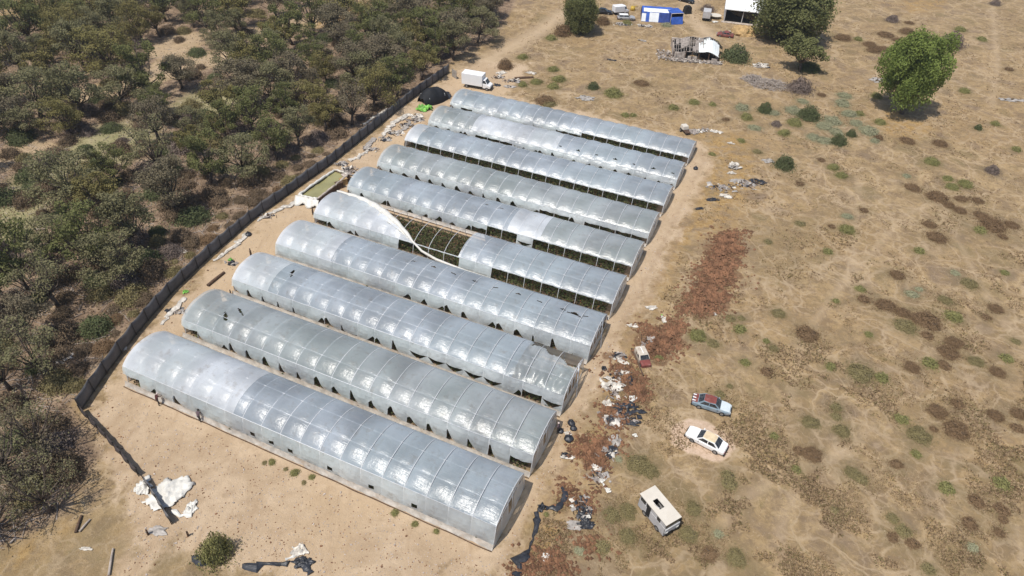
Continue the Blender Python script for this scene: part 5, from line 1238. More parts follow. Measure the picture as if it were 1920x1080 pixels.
# far cars
def carpx(t, n_, *a, **k):
    t, n_ = at(*t), at(*n_); return sedan((t+n_)/2, vec_angle(t, n_), *a, **k)
carpx((1117, 24), (1146, 27), 'parked_car', 'black car parked right of the dark dense tree', 'car', 'blackpaint', 'blackpaint', 'blackpaint')
carpx((1160, 36), (1187, 37), 'parked_car', 'silver estate car in front of the white van', 'car', 'silver', 'whitepaint', 'silver', wagon=True)
carpx((1276, 1), (1296, 6), 'parked_car', 'dark blue car at the top edge above the small blue tent', 'car', 'blackpaint', 'blackpaint', 'blackpaint')
carpx((1366, 70), (1352, 68), 'derelict_car', 'dark red wrecked car behind the ruined house', 'car', 'redpaint', 'redpaint', 'redpaint', Ln=4.0)
def van(loc, rz, name, label, cat, Lb, Wb, Hb, cab=1.7, paint='truckwhite', group=None, wheels=True, cabh=2.15, floor=.75):
    root = empty(name, loc, rz, label, cat, group)
    mb = MB(); mb.box((-cab/2, 0, floor+Hb/2), (Lb, Wb, Hb)); bevelmod(mb.build('cargo_box', M[paint], root), .05)
    x0 = -cab/2+Lb/2+.03
    mb = MB(); h = Wb/2*.86
    loft(mb, [(x0, [(h, .45), (h, 1.2), (h*.95, 1.5), (h*.85, cabh)]), (x0+cab*.28, [(h, .45), (h, 1.2), (h*.95, 1.5), (h*.85, cabh)]), (x0+cab*.62, [(h, .45), (h, 1.15), (h*.95, 1.28), (h*.9, 1.32)]), (x0+cab*.98, [(h*.9, .5), (h*.92, .9), (h*.86, 1.0), (h*.8, 1.04)])])
    bevelmod(mb.build('cab', M[paint], root), .04)
    mb = MB(); d = Vector((.35, 0, .14)).normalized()*.02
    P = [Vector((x0+cab*.60, -h*.80, 1.36)), Vector((x0+cab*.60, h*.80, 1.36)), Vector((x0+cab*.31, h*.72, cabh-.06)), Vector((x0+cab*.31, -h*.72, cabh-.06))]
    mb.add([p+d*1.6 for p in P], ((0, 1, 2, 3),)); mb.build('windscreen', M['glass'], root)
    for sg in (-1, 1):
        mb = MB(); mb.add([(x0+.08, sg*(h*.955+.01), 1.5), (x0+cab*.5, sg*(h*.955+.01), 1.45), (x0+cab*.30, sg*(h*.87+.01), cabh-.1), (x0+.08, sg*(h*.87+.01), cabh-.1)], ((0, 1, 2, 3),)); mb.build('side_window', M['glass'], root)
        mb = MB(); mb.box((x0+cab*.99, sg*h*.7, .82), (.07, .3, .2)); mb.build('headlight', M['lamp'], root)
        if wheels:
            wheel(root, x0+cab*.55, sg*(h-.08), .36, .24); wheel(root, -cab/2-Lb/2+1.1, sg*(Wb/2-.2), .36, .3)
    mb = MB(); mb.box((x0+cab+.02, 0, .52), (.14, Wb*.84, .22)); mb.build('bumper', M['rubber'], root)
    mb = MB(); mb.box((-.3, 0, .58), (Lb+cab*.4, .9, .2)); mb.build('chassis', M['dark'], root)
    return root
t, n_ = at(866, 163), at(918, 172); d = (n_-t).normalized(); c = (t+n_)/2+Vector((-d.y, d.x, 0))*1.05
van(c, vec_angle(t, n_), 'box_truck', 'white box truck parked behind the farthest tunnel', 'truck', 4.6, 2.2, 2.35)
t, n_ = at(1151, 27), at(1174, 25); van((t+n_)/2, vec_angle(t, n_), 'parked_van', 'small white van behind the silver estate car', 'van', 2.9, 1.9, 1.5, cab=1.3, group=None)
t, n_ = at(1322, 44), at(1325, 26); van((t+n_)/2, vec_angle(t, n_), 'parked_van', 'grey van standing between the blue tents and the white shed', 'van', 3.2, 2.0, 1.7, cab=1.4, paint='grey_and_shaded')
# wrecked pickup
t, n_ = at(1196, 656), at(1212, 690); c = (t+n_)/2; c.z = 0
root = empty('wrecked_pickup', c, vec_angle(t, n_), 'wrecked white and red pickup cab sunk among red clay clods', 'pickup truck'); root.scale = (.82, .82, .82); root.location.z = -.15
mb = MB(); loft(mb, [(-1.5, [(.80, .2), (.82, .9), (.75, 1.35), (.70, 1.42)]), (.3, [(.80, .2), (.82, .9), (.75, 1.35), (.70, 1.42)]), (.85, [(.80, .2), (.82, .9), (.80, .95), (.78, .98)])]); bevelmod(mb.build('cab', M['wreckpaint'], root), .05)
mb = MB(); loft(mb, [(.9, [(.78, .25), (.80, .7), (.78, .85), (.70, .90)]), (1.9, [(.74, .25), (.76, .62), (.72, .72), (.66, .76)])]); bevelmod(mb.build('bonnet', M['redpaint'], root), .05)
mb = MB(); mb.add([(.86, -.68, 1.02), (.86, .68, 1.02), (.36, .62, 1.38), (.36, -.62, 1.38)], ((0, 1, 2, 3),)); mb.v = [(x+.03, y, z+.02) for x, y, z in mb.v]; mb.build('windscreen', M['glass'], root)
for sg in (-1, 1):
    mb = MB(); mb.add([(-.2, sg*.825, .95), (.5, sg*.825, .95), (.25, sg*.775, 1.3), (-.2, sg*.775, 1.3)], ((0, 1, 2, 3),)); mb.build('side_window', M['glass'], root)
    mb = MB(); mb.box((-.6, sg*.83, .95), (.2, .06, .5)); mb.build('door_frame', M['darkwood'], root); wheel(root, 1.3, sg*.72)
mb = MB(); mb.box((-.6, 0, 1.44), (1.3, .12, .05)); mb.build('roof_rib', M['whitepaint'], root)
# cream minibus
zt = 2.35
R1, R2, R3, R4 = at(1200, 924, zt), at(1228, 911, zt), at(1280, 969, zt), at(1248, 986, zt)
c = (R1+R2+R3+R4)/4; Lb = ((R4-R1).length+(R3-R2).length)/2; Wb = ((R2-R1).length+(R3-R4).length)/2; rz = vec_angle((R1+R2)/2, (R3+R4)/2)
print('minibus', Lb, Wb, math.degrees(rz)); c.z = 0
root = empty('minibus', c, rz, 'cream derelict minibus with a black square roof hole at the lower right', 'minibus')
hx, hy = Lb/2, Wb/2
mb = MB()                                         # roof with a hole
hxA, hxB, hyA, hyB = -.75, .35, -.38, .22
xsr = [-hx, hxA, hxB, hx]; ysr = [-hy, hyA, hyB, hy]
for a_ in range(3):
    for b_ in range(3):
        if a_ == 1 and b_ == 1: continue
        for z, rev in ((zt, 0), (zt-.09, 1)):
            q = [(xsr[a_], ysr[b_], z), (xsr[a_+1], ysr[b_], z), (xsr[a_+1], ysr[b_+1], z), (xsr[a_], ysr[b_+1], z)]
            mb.add(q[::-1] if rev else q, ((0, 1, 2, 3),))
for (x0, y0, x1, y1) in ((-hx, -hy, hx, -hy), (hx, -hy, hx, hy), (hx, hy, -hx, hy), (-hx, hy, -hx, -hy), (hxA, hyB, hxB, hyB), (hxB, hyB, hxB, hyA), (hxB, hyA, hxA, hyA), (hxA, hyA, hxA, hyB)):
    mb.quad((x0, y0, zt-.09), (x1, y1, zt-.09), (x1, y1, zt), (x0, y0, zt))
mb.build('roof', M['cream'], root)
mb = MB(); mb.tube([(hxA+.3, hyA, zt-.02), (hxA+.5, hyA-.12, zt+.03), (hxB-.1, hyA+.05, zt+.02)], .04, 5); mb.build('bent_hatch', M['grey_and_shaded'], root)
w0 = .03
def walls(nm, mat, z0, z1, ins=w0):
    mb = MB(); a, b = hx-ins, hy-ins
    P = [(-a, -b), (a, -b), (a, b), (-a, b)]
    for i in range(4): (x0, y0), (x1, y1) = P[i], P[(i+1) % 4]; mb.quad((x0, y0, z0), (x1, y1, z0), (x1, y1, z1), (x0, y0, z1))
    o = mb.build(nm, M[mat], root); o.modifiers.new('t', 'SOLIDIFY').thickness = .04; return o
walls('body', 'grey_and_shaded', .35, 1.55, .06); walls('window_band', 'grey_and_shaded', 1.55, zt-.10, .10)  # cream walls made grey: weaker grazing light on the sides is painted in
def wpane(nm, x0, x1, y, z0, z1, mat='glass'):
    mb = MB(); mb.box(((x0+x1)/2, y, (z0+z1)/2), (abs(x1-x0), .03, z1-z0)); return mb.build(nm, M[mat], root)
for x0, x1 in ((-hx+.25, -hx+.95), (-hx+1.1, -hx+1.45), (-.2+.9, .95+.2)): wpane('side_window', x0, x1, -(hy-.065), 1.60, 2.12)
wpane('doorway', -hx+1.25, -hx+1.75, -(hy-.03), .5, 2.1, 'dark')
for x0, x1 in ((-hx+.4, -hx+1.6), (-.5, .7), (1.0, hx-.4)): wpane('side_window', x0, x1, (hy-.065), 1.60, 2.12)
mb = MB(); mb.box((hx-.035, 0, 1.90), (.06, Wb-.3, .55)); mb.build('windscreen', M['glass'], root)
mb = MB(); mb.box((hx+.02, .0, 1.25), (.12, Wb-.1, .65)); bevelmod(mb.build('front_panel', M['wallwhite'], root), .04)
mb = MB(); mb.box((hx+.05, -.35, .72), (.1, Wb*.45, .2)); mb.build('grille', M['dark'], root)
for sg in (-1, 1):
    mb = MB(); mb.box((hx+.09, sg*(hy-.3), .98), (.05, .26, .2)); mb.build('headlight', M['lamp'], root)
    for x in (-hx+1.1, hx-1.0): wheel(root, x, sg*(hy-.14), .34, .2)
mb = MB(); mb.box((hx-.1, hy+.12, 1.6), (.12, .22, .3)); mb.build('side_mirror', M['rubber'], root)
mb = MB(); mb.box((0, 0, .42), (Lb-.3, Wb-.3, .06)); mb.build('cab_floor', M['dark'], root)
# trailer tank by farthest tunnel corner
p = at(1282, 246); root = empty('small_trailer', p, -1.3, 'small trailer with a pale box standing behind the farthest tunnel corner', 'trailer')
mb = MB(); mb.box((0, 0, .95), (1.3, 1.2, .7), taper=.9); bevelmod(mb.build('box', M['cream'], root), .05)
mb = MB(); mb.box((.5, 0, .5), (2.6, 1.0, .14)); mb.build('bed', M['darkwood'], root)
for sg in (-1, 1): wheel(root, 0, sg*.72, .34, .2)
S(1298, 248, 2.6, 2.2, .5, 'wood', 'wreckage_heap', 'brown wreckage right of the small trailer', 'wreckage heap')

# ---------------------------------------------------------------- yard buildings far
def box_px(a, b):  # two ground pixels = front edge, returns origin, angle, length
    A_, B_ = at(*a), at(*b); return (A_+B_)/2, vec_angle(A_, B_), (B_-A_).length
# striped tent
o_, rz, Ln = box_px((1202, 40), (1258, 44)); dep = 6.0; d = Vector((-math.sin(rz), math.cos(rz), 0))
root = empty('tarp_tent', o_+d*dep/2, rz, 'long blue and white tarp tent left of the small blue tent', 'tent', 'blue tarp tents'); hx = Ln/2; H_ = 3.0
def slope(nm, mat, xa, xb, v0, v1, off=0.0):
    """front slope patch; v 0 = ground, 1 = eave kink, 2 = ridge"""
    def P(x, v):
        if v <= 1: return Vector((x, -dep/2-off, 0)).lerp(Vector((x, -dep/2+1.0-off, H_*.72)), v)
        return Vector((x, -dep/2+1.0-off, H_*.72)).lerp(Vector((x, .2, H_+off)), v-1)
    mb = MB(); n = 10; m = 6
    for a_ in range(n+1):
        for b_ in range(m+1):
            x = xa+(xb-xa)*a_/n; v = v0+(v1-v0)*b_/m; p = P(x, v); p.z = max(0, p.z+off*.6+.07*mnoise.noise(Vector((x*.8, v*3, 2)))); mb.v.append(tuple(p))
    for a_ in range(n):
        for b_ in range(m): q = a_*(m+1)+b_; mb.f.append((q, q+m+1, q+m+2, q+1)); mb.mi.append(0)
    return mb.build(nm, M[mat], root, True)
slope('tarp', 'bluetarp', -hx, hx, 0, 1); slope('tarp', 'bluetarp', -hx, hx, 1, 2)
slope('white_stripe', 'whitetarp', -hx+.4, hx-.5, 1.05, 1.62, .06)
slope('white_patch', 'whitetarp', -hx, -hx+1.1, .02, .85, .06); slope('white_patch', 'whitetarp', -hx+2.0, -hx+4.4, .02, .98, .06); slope('dark_patch', 'bluetarp2', hx-3.2, hx-.2, .02, .98, .06)
mb = MB(); mb.quad((-hx, .2, H_), (hx, .2, H_), (hx, dep/2, H_*.6), (-hx, dep/2, H_*.6)); mb.quad((-hx, dep/2, H_*.6), (hx, dep/2, H_*.6), (hx, dep/2, 0), (-hx, dep/2, 0))
for sx in (-hx, hx): mb.add([(sx, -dep/2, 0), (sx, -dep/2+1, H_*.72), (sx, .2, H_), (sx, dep/2, H_*.6), (sx, dep/2, 0)], ((0, 1, 2, 3, 4),))
mb.build('tarp', M['bluetarp2'], root)
o_, rz, Ln = box_px((1256, 45), (1279, 44)); dep = 4.0; d = Vector((-math.sin(rz), math.cos(rz), 0))
root = empty('tarp_tent', o_+d*dep/2, rz, 'small deep blue box shaped tent right of the striped one', 'tent', 'blue tarp tents'); hx = Ln/2
mb = MB(); mb.box((0, .1, 2.65), (Ln, dep-.2, .12), taper=.96); bevelmod(mb.build('roof', M['bluetarp'], root), .04)
mb = MB(); mb.box((0, dep/2-.1, 1.3), (Ln, .06, 2.55)); mb.box((-hx+.05, 0, 1.3), (.06, dep-.3, 2.55)); mb.box((hx-.05, 0, 1.3), (.06, dep-.3, 2.55)); mb.build('wall', M['bluetarp2'], root)
mb = MB(); mb.quad((-hx+.1, -dep/2-.6, .03), (hx-.1, -dep/2-.6, .03), (hx-.1, -dep/2+.1, 1.7), (-hx+.1, -dep/2+.1, 1.7)); mb.build('front_flap', M['bluetarp'], root)
for sx in (-1, 1): mb = MB(); mb.tube([(sx*(hx-.05), -dep/2+.05, 0), (sx*(hx-.05), -dep/2+.05, 2.6)], .06, 6); mb.build('pole', M['cream'], root)
mb = MB(); mb.tube([(-hx, -dep/2+.02, 2.6), (hx, -dep/2+.02, 2.6)], .07, 6); mb.build('front_rail', M['cream'], root)
p = at(1288, 24); mb = MB(); mb.box((0, 0, .8), (2.0, 1.6, 1.6), taper=.85); mb.box((0, 0, 1.7), (1.2, 1.2, .3)); setp(mb.build('machine', M['dark'], None, loc=p, rz=.3), 'dark machine touching the right side of the small blue tent', 'machine')
# shed
o_, rz, Ln = box_px((1357, 43), (1419, 45)); rz -= .26; dep = 13.0; d = Vector((-math.sin(rz), math.cos(rz), 0)); hx = Ln/2
root = empty('open_shed', o_+d*dep/2, rz, 'white roofed shed with a wide black open front at the top edge', 'shed'); H_ = 3.3
mb = MB(); mb.add([(-hx-.3, -dep/2-.4, H_-.1), (hx+.3, -dep/2-.4, H_-.1), (hx+.3, dep/2, H_+1.3), (-hx-.3, dep/2, H_+1.3), (-hx-.3, -dep/2-.4, H_+.08), (hx+.3, -dep/2-.4, H_+.08), (hx+.3, dep/2, H_+1.48), (-hx-.3, dep/2, H_+1.48)], ((0, 3, 2, 1), (4, 5, 6, 7), (0, 1, 5, 4), (1, 2, 6, 5), (2, 3, 7, 6), (3, 0, 4, 7)))
mb.build('roof', M['whiteroof'], root)
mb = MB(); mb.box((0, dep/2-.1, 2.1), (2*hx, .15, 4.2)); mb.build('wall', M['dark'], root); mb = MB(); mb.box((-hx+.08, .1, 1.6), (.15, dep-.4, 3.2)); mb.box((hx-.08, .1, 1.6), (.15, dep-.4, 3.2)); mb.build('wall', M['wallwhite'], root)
for x in (-hx+.12, .2, hx-.12): mb = MB(); mb.box((x, -dep/2+.15, 1.6), (.2, .2, 3.2)); mb.build('post', M['grey_and_shaded'], root)
mb = MB(); mb.box((0, -dep/2-.3, .06), (2*hx+1, 1.2, .12)); mb.build('door_sill', M['rubble'], root)
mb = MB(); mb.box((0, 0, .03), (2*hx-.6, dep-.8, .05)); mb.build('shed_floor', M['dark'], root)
mb = MB(); mb.box((hx+2.2, 1.0, 1.35), (4.0, dep-2.5, 2.7)); mb.build('side_wing', M['wallwhite'], root)
mb = MB(); mb.box((hx+2.2, 1.0, 2.78), (4.4, dep-2.1, .12)); mb.build('wing_roof', M['tin'], root)
# straw heap, yellow drum, round table, tank, pipes
p = at(1397, 62); bm = bmesh.new(); bmesh.ops.create_icosphere(bm, subdivisions=4, radius=1)
for v in bm.verts: n_ = 1+.3*mnoise.noise(v.co*1.6)+.1*mnoise.noise(v.co*5); v.co = Vector((v.co.x*3.4*n_, v.co.y*3.0*n_, max(-.1, v.co.z*1.9*n_)))
me_ = bpy.data.meshes.new('straw_heap'); bm.to_mesh(me_); bm.free(); me_.materials.append(M['straw']); setp(link('straw_heap', me_, None, p), 'big golden straw heap in front of the white shed', 'straw heap')
p = at(1186, 20); mb = MB(); mb.cyl((0, 0, .55), .62, 1.1, 'Z', 14); mb.cyl((0, 0, 1.13), .5, .08, 'Z', 14); mb.tube([(.5, 0, 1.0), (.9, .1, 1.4), (1.2, 0, .9)], .09, 6); setp(mb.build('yellow_drum', M['yellow'], None, True, loc=p), 'yellow drum between the white van and the striped tent', 'drum')
p = at(1341, 34); root = empty('round_table', p, 0, 'pale round table with sheets right of the grey van', 'table')
mb = MB(); mb.cyl((0, 0, .78), 1.5, .08, 'Z', 20); mb.build('tabletop', M['cream'], root)
for k in range(4): a_ = k*PI/2+.4; mb = MB(); mb.tube([(math.cos(a_), math.sin(a_), 0), (math.cos(a_)*.8, math.sin(a_)*.8, .76)], .05); mb.build('leg', M['wood'], root)
S(1340, 41, 2.2, 1.4, .3, 'rolled', 'torn_film', 'bright sheet on the ground below the round table', 'plastic sheet', GF)
p = at(1326, 20); put_bush('sb_grey', p.x, p.y, 1.7, 2.2, 'shrub', None, 'shrub', 'shrubs by the far yard', 'dark twiggy bush behind the grey van')
log(1358, 60, 1372, 60, .16, 'tin', 'white pipe lying behind the wrecked red car', name='pipe', cat='pipe')

# ---------------------------------------------------------------- ruined house
o_, rz, Ln = box_px((1256, 112), (1350, 118)); dep = 8.5; d = Vector((-math.sin(rz), math.cos(rz), 0)); hx = Ln/2
root = empty('ruined_house', o_+d*dep/2, rz-.06, 'ruined timber house, collapsed grey roof frame and a pale tin front', 'house'); rr_ = random.Random(4)
mb = MB()
xA, xB = -hx+.9, hx-.3; ridge = 4.3
def rp_(x, v):      # roof surface; v 0 front eave .. 1 ridge .. 2 back eave
    sag = -.5*math.exp(-((x+1.5)/2.2)**2)-.25*math.sin(x*1.3)
    hip = max(0, 1-min(x-xA, xB-x)/2.8)
    y = -dep/2+.5+(dep-1)*v/2; z = 2.2+(ridge-2.2)*(1-abs(v-1))+sag*(1-abs(v-1)*.5)-hip*1.0
    return Vector((x, y, z))
x = xA
while x < xB:
    mb.tube([rp_(x, 0)+Vector((rr_.gauss(0, .15), -.3, -.1)), rp_(x, 1), rp_(x, 2)], .07, 4); x += .55
for v in (0, .3, .6, 1, 1.4, 1.8):
    mb.tube([rp_(xA+(xB-xA)*k/12, v)+Vector((0, 0, rr_.gauss(0, .06))) for k in range(13)], .07, 4)
mb.build('roof_frame', M['wood'], root)
mb = MB()
for k in range(210):
    x = rr_.uniform(xA, xB-.3); v = rr_.uniform(0, 1.9); p = rp_(x, v); sz = rr_.uniform(.5, 1.3)
    if x > .8 and v < .8: continue
    if mnoise.noise(Vector((x*.5, v*2, 3))) < -.12: continue
    q = rp_(x+sz*.9, v); r2 = rp_(x, min(2, v+.32)); s2 = rp_(x+sz*.9, min(2, v+.32)); o2 = Vector((0, 0, .05+rr_.uniform(0, .1)))
    mb.quad(p+o2, q+o2, s2+o2, r2+o2)
mb.build('roof_boards', M['wood'], root)
mb = MB()
for (xa, xb, va, vb, dz) in ((.7, 3.2, 0.0, 1.25, .14), (2.2, 6.6, -.1, .85, .20)):
    n = 8
    for k in range(n):
        x0, x1 = xa+(xb-xa)*k/n, xa+(xb-xa)*(k+1)/n; top = vb*(1-.35*abs(k/n-.45))
        mb.quad(rp_(min(x0, xB), max(va, 0))+Vector((0, -.4, dz)), rp_(min(x1, xB), max(va, 0))+Vector((0, -.4, dz+.02)), rp_(min(x1, xB), top)+Vector((0, 0, dz)), rp_(min(x0, xB), top)+Vector((0, 0, dz+.02)))
mb.build('tin_sheet', M['tin'], root)
mb = MB(); mb.quad(rp_(xB-2.2, 1.1)+Vector((0, 0, .15)), rp_(xB+1.0, 1.1)+Vector((0, 0, -.3)), rp_(xB+1.6, 1.8)+Vector((0, 0, -.5)), rp_(xB-1.6, 1.8)+Vector((0, 0, .15))); mb.build('tin_sheet', M['tin'], root)
mb = MB()
for (x0, x1, h, y) in ((xA, -2.2, 1.6, -dep/2+.6), (-1.5, .6, .9, -dep/2+.5), (4.0, xB, .8, -dep/2+.6)): mb.box(((x0+x1)/2, y, h/2), (x1-x0, .3, h))
mb.box((xA+.1, 0, .9), (.3, dep-1.2, 1.8)); mb.box((0, dep/2-.4, 1.1), (xB-xA, .3, 2.2)); mb.box((xB-.1, .3, 1.0), (.3, dep-2, 2.0)); mb.build('wall', M['rubble'], root)
mb = MB(); mb.box(((xA+xB)/2, .2, .05), (xB-xA-.6, dep-1.6, .06)); mb.build('floor_slab', M['dark'], root)
for x in (xA, -2.1, -.6, .9, 3.2, xB-.1): mb = MB(); mb.box((x, -dep/2+.35, 1.1), (.18, .18, 2.2)); mb.build('post', M['darkwood'], root)
mb = MB()
for k in range(420):
    a_ = rr_.uniform(-hx-2.8, hx+.5); p = Vector((a_, -dep/2+rr_.uniform(-1.2, .2)+(rr_.uniform(0, 5) if a_ < -hx+.6 else 0), rr_.uniform(0, .45))); dd = Vector((rr_.gauss(0, 1), rr_.gauss(0, .6), rr_.gauss(0, .2))).normalized()*rr_.uniform(.2, .8)
    if rr_.random() < .6: mb.tube([p-dd, p+dd], .06, 4, 0)
    else: mb.box(p, (rr_.uniform(.2, .6), rr_.uniform(.2, .4), .2), rr_.uniform(0, 3), 1 if rr_.random() < .7 else 2)
mb.build('rubble', [M['wood'], M['rubble'], M['whitefilm']], root)

# ---------------------------------------------------------------- people
def person(loc, rz, pose, shirt, label, cap=False):
    J = dict(pelvis=(0, 0, .95), waist=(.0, 0, 1.08), chest=(.02, 0, 1.30), neck=(.03, 0, 1.50), head0=(.04, 0, 1.58), head=(.05, 0, 1.70),
             hipL=(0, .10, .92), kneeL=(.03, .11, .50), ankL=(-.02, .11, .09), toeL=(.16, .13, .04), hipR=(0, -.10, .92), kneeR=(.05, -.11, .50), ankR=(0, -.11, .09), toeR=(.18, -.13, .04),
             shL=(.0, .19, 1.43), elL=(.05, .26, 1.15), wrL=(.22, .24, .95), shR=(.0, -.19, 1.43), elR=(.05, -.26, 1.15), wrR=(.22, -.24, .95))
    J.update(pose)
    R = dict(pelvis=.15, waist=.13, chest=.155, neck=.055, head0=.075, head=.105, hipL=.095, kneeL=.062, ankL=.042, toeL=.035, shL=.075, elL=.048, wrL=.030)
    E = [('pelvis', 'waist'), ('waist', 'chest'), ('chest', 'neck'), ('neck', 'head0'), ('head0', 'head')]
    for s_ in 'LR': E += [('pelvis', 'hip'+s_), ('hip'+s_, 'knee'+s_), ('knee'+s_, 'ank'+s_), ('ank'+s_, 'toe'+s_), ('chest', 'sh'+s_), ('sh'+s_, 'el'+s_), ('el'+s_, 'wr'+s_)]
    names = list(J); vs = [Vector(J[n]) for n in names]; rads = [R.get(n, R.get(n[:-1]+'L', .05)) for n in names]; es = [(names.index(a), names.index(b)) for a, b in E]
    for s_ in 'LR':
        w_i = names.index('wr'+s_); wv = vs[w_i]; d_ = (wv-Vector(J['el'+s_])).normalized(); sd_ = d_.cross(Vector((0, 0, 1)));
        if sd_.length < .1: sd_ = Vector((0, 1, 0))
        sd_.normalize(); pm_ = len(vs); vs.append(wv+d_*.07); rads.append(.034); es.append((w_i, pm_))
        for f_ in range(4):
            ln = (.07, .08, .075, .06)[f_]; b_ = len(vs); vs.append(wv+d_*.10+sd_*(.024*(f_-1.5))); rads.append(.010); vs.append(vs[-1]+d_*ln*.55); rads.append(.009); vs.append(vs[-1]+d_*ln*.4-Vector((0, 0, .02))); rads.append(.008)
            es += [(pm_, b_), (b_, b_+1), (b_+1, b_+2)]
        b_ = len(vs); vs.append(wv+d_*.04+sd_*.045); rads.append(.011); vs.append(wv+d_*.08+sd_*.065); rads.append(.009); es += [(w_i, b_), (b_, b_+1)]
    me_ = bpy.data.meshes.new('person'); me_.from_pydata([tuple(v) for v in vs], es, []); ob = bpy.data.objects.new('tmp', me_); COL.objects.link(ob)
    md = ob.modifiers.new('skin', 'SKIN'); md.use_smooth_shade = True
    for k, sv in enumerate(me_.skin_vertices[0].data): sv.radius = (rads[k], rads[k]); sv.use_root = (k == 0)
    ob.modifiers.new('sub', 'SUBSURF').levels = 1
    dg = bpy.context.evaluated_depsgraph_get(); m2 = bpy.data.meshes.new_from_object(ob.evaluated_get(dg)); bpy.data.objects.remove(ob)
    m2.materials.clear()
    for mn in ('skin', shirt, 'trousers'): m2.materials.append(M[mn])
    pel, nk = Vector(J['pelvis']), Vector(J['neck'])
    segs = [(a, b) for a, b in E]
    for pl in m2.polygons:
        c_ = pl.center; best = None
        for a, b in segs:
            A_, B_ = Vector(J[a]), Vector(J[b]); t_ = max(0, min(1, (c_-A_).dot(B_-A_)/((B_-A_).length_squared+1e-9))); dd = (c_-(A_+(B_-A_)*t_)).length-.5*R.get(a, .05)
            if best is None or dd < best[0]: best = (dd, a, b)
        a, b = best[1], best[2]
        pl.material_index = 2 if (a[:3] in ('hip', 'kne', 'ank') or b[:3] == 'hip') else 0 if (a in ('neck', 'head0') or a[:2] == 'el') else 1
        pl.use_smooth = True
    m2.name = 'body'; root = link('person', m2, None, loc, rz); setp(root, label, 'person', 'people by the tunnels')
    hd = Vector(J['head']); mb = MB(); bm = bmesh.new(); bmesh.ops.create_icosphere(bm, subdivisions=3, radius=.125)
    bmesh.ops.delete(bm, geom=[v for v in bm.verts if v.co.z < -.01 and v.co.x > -.03], context='VERTS'); hm_ = bpy.data.meshes.new('hair'); bm.to_mesh(hm_); bm.free(); hm_.materials.append(M['hat' if cap else 'hair']); link('cap' if cap else 'hair', hm_, root, hd+Vector((-.012, 0, .02)))
    for sg in (-1, 1): mb.box(hd+Vector((.10, sg*.036, .01)), (.02, .022, .012)); mb.box(hd+Vector((0, sg*.108, -.01)), (.03, .02, .055))
    mb.box(hd+Vector((.115, 0, -.025)), (.03, .022, .035)); mb.build('face', M['hair'] if False else M['skin'], root)
    return root
bend = dict(pelvis=(-.04, 0, .94), waist=(0, 0, 1.07), chest=(.12, 0, 1.27), neck=(.22, 0, 1.44), head0=(.26, 0, 1.51), head=(.31, 0, 1.60), shL=(.13, .19, 1.39), shR=(.13, -.19, 1.39),
            elL=(.28, .23, 1.14), wrL=(.52, .14, 1.12), elR=(.30, -.23, 1.15), wrR=(.54, -.14, 1.10), kneeL=(.08, .11, .50), kneeR=(-.04, -.12, .50), ankR=(-.16, -.11, .09), toeR=(.01, -.13, .04), hipL=(-.04, .10, .91), hipR=(-.04, -.10, .91))
f1 = math.atan2(gb.y, gb.x)
p = at(299, 759); person(p, f1, bend, 'shirt', 'person in a dark red top leaning into the left side of the nearest tunnel', True)
bend2 = dict(bend); bend2.update(wrL=(.42, .16, .88), wrR=(.45, -.12, .86), elL=(.25, .25, 1.12))
p = at(376, 790); person(p, f1+.25, bend2, 'shirt2', 'person in mauve grey clothes bending over the skirt, right of the red one')
p = at(1046, 812); person(p, 2.6, {}, 'shirt2', 'person standing at the right end of the second tunnel', True)

# ---------------------------------------------------------------- air
hz = NT('pale_air'); pv = hz.n('ShaderNodeVolumePrincipled'); pv.inputs['Color'].default_value = (.86, .90, .96, 1); pv.inputs['Density'].default_value = .00022; pv.inputs['Anisotropy'].default_value = .3
hz.l(pv.outputs[0], hz.out.inputs['Volume'])
mb = MB(); mb.box((0, 0, 34.5), (12000, 12000, 73)); o = mb.build('haze', hz.m); setp(o, 'thin pale haze in the air over the whole place', 'haze', kind='stuff')
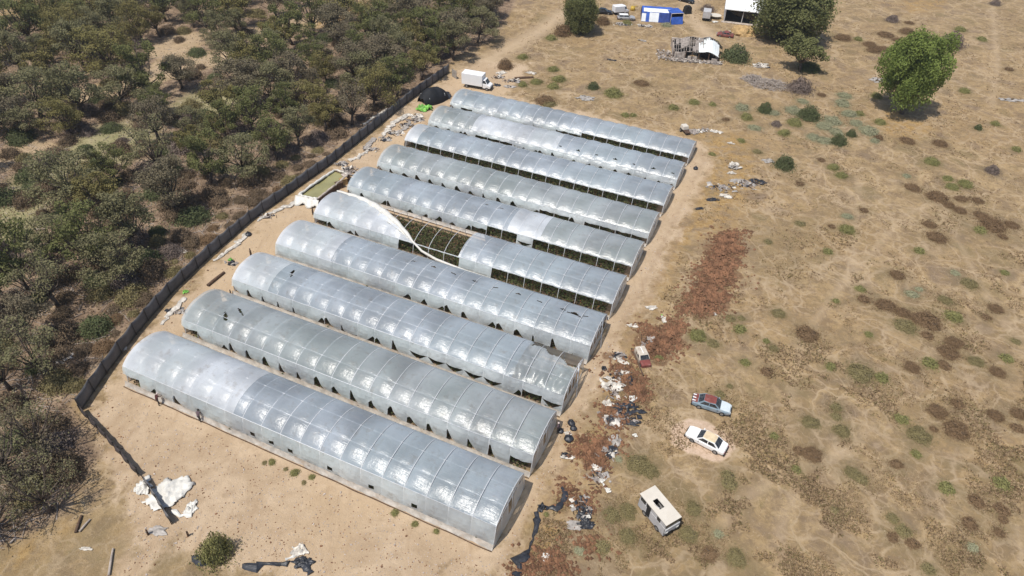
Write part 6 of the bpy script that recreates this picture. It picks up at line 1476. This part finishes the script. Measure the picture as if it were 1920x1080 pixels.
# ---------------------------------------------------------------- labels for repeats, told by their nearest landmark
LM = {'the bright green lone tree': (1700, 200), 'the cream minibus': (1240, 985), 'the white sedan': (1325, 840), 'the blue derelict sedan': (1335, 765), 'the wrecked pickup': (1204, 675),
      'the ruined house': (1300, 115), 'the white shed': (1388, 44), 'the striped tent': (1230, 42), 'the box truck': (892, 168), 'the pond': (610, 355), 'the black tent': (800, 196), 'the big red clod patch': (1335, 520),
      'the white film on the fence': (315, 925), 'the long fence lower end': (155, 770), 'the lower right corner': (1900, 1060), 'the upper right corner': (1900, 20), 'the upper left corner': (20, 20), 'the lower left corner': (20, 1060),
      'the dense tree by the track': (1082, 60), 'the left edge midpoint': (10, 540), 'the right edge midpoint': (1910, 540), 'the nearest tunnel right corner': (927, 1032), 'the farthest tunnel right corner': (1308, 280), 'the woodland top middle': (700, 10), 'the pale woodland clearing': (330, 125), 'the green woodland glade': (200, 275), 'the small green glade': (400, 190), 'the long fence middle': (470, 415), 'the grey branch heap': (1442, 160), 'the grey leafless bush': (1781, 78), 'the field centre': (1600, 800), 'the sage shrub cluster': (1560, 228)}
LMP = {k: at(*v) for k, v in LM.items()}
def ordn(n):
    w_ = ['', 'second ', 'third ', 'fourth ', 'fifth ', 'sixth ', 'seventh ', 'eighth ', 'ninth ', 'tenth ']
    return w_[n] if n < 10 else f'{n+1}{"th" if 10 <= (n+1) % 100 <= 20 else {1: "st", 2: "nd", 3: "rd"}.get((n+1) % 10, "th")} '
buck = {}
def cap16(s_):
    w_ = s_.split(); assert len(w_) <= 16, s_; return s_
for o, desc, cat, grp, pos in LATE:
    k = min(LMP, key=lambda q: (LMP[q].xy-pos.xy).length); buck.setdefault((desc, k), []).append(((LMP[k].xy-pos.xy).length, o, cat, grp))
for (desc, k), L_ in buck.items():
    L_.sort(key=lambda t: t[0])
    for n_, (dst, o, cat, grp) in enumerate(L_): setp(o, cap16(f'{desc}, {ordn(n_)}closest to {k}'), cat, grp)
import time as _t; print('objects', len(bpy.data.objects), 'late', len(LATE))
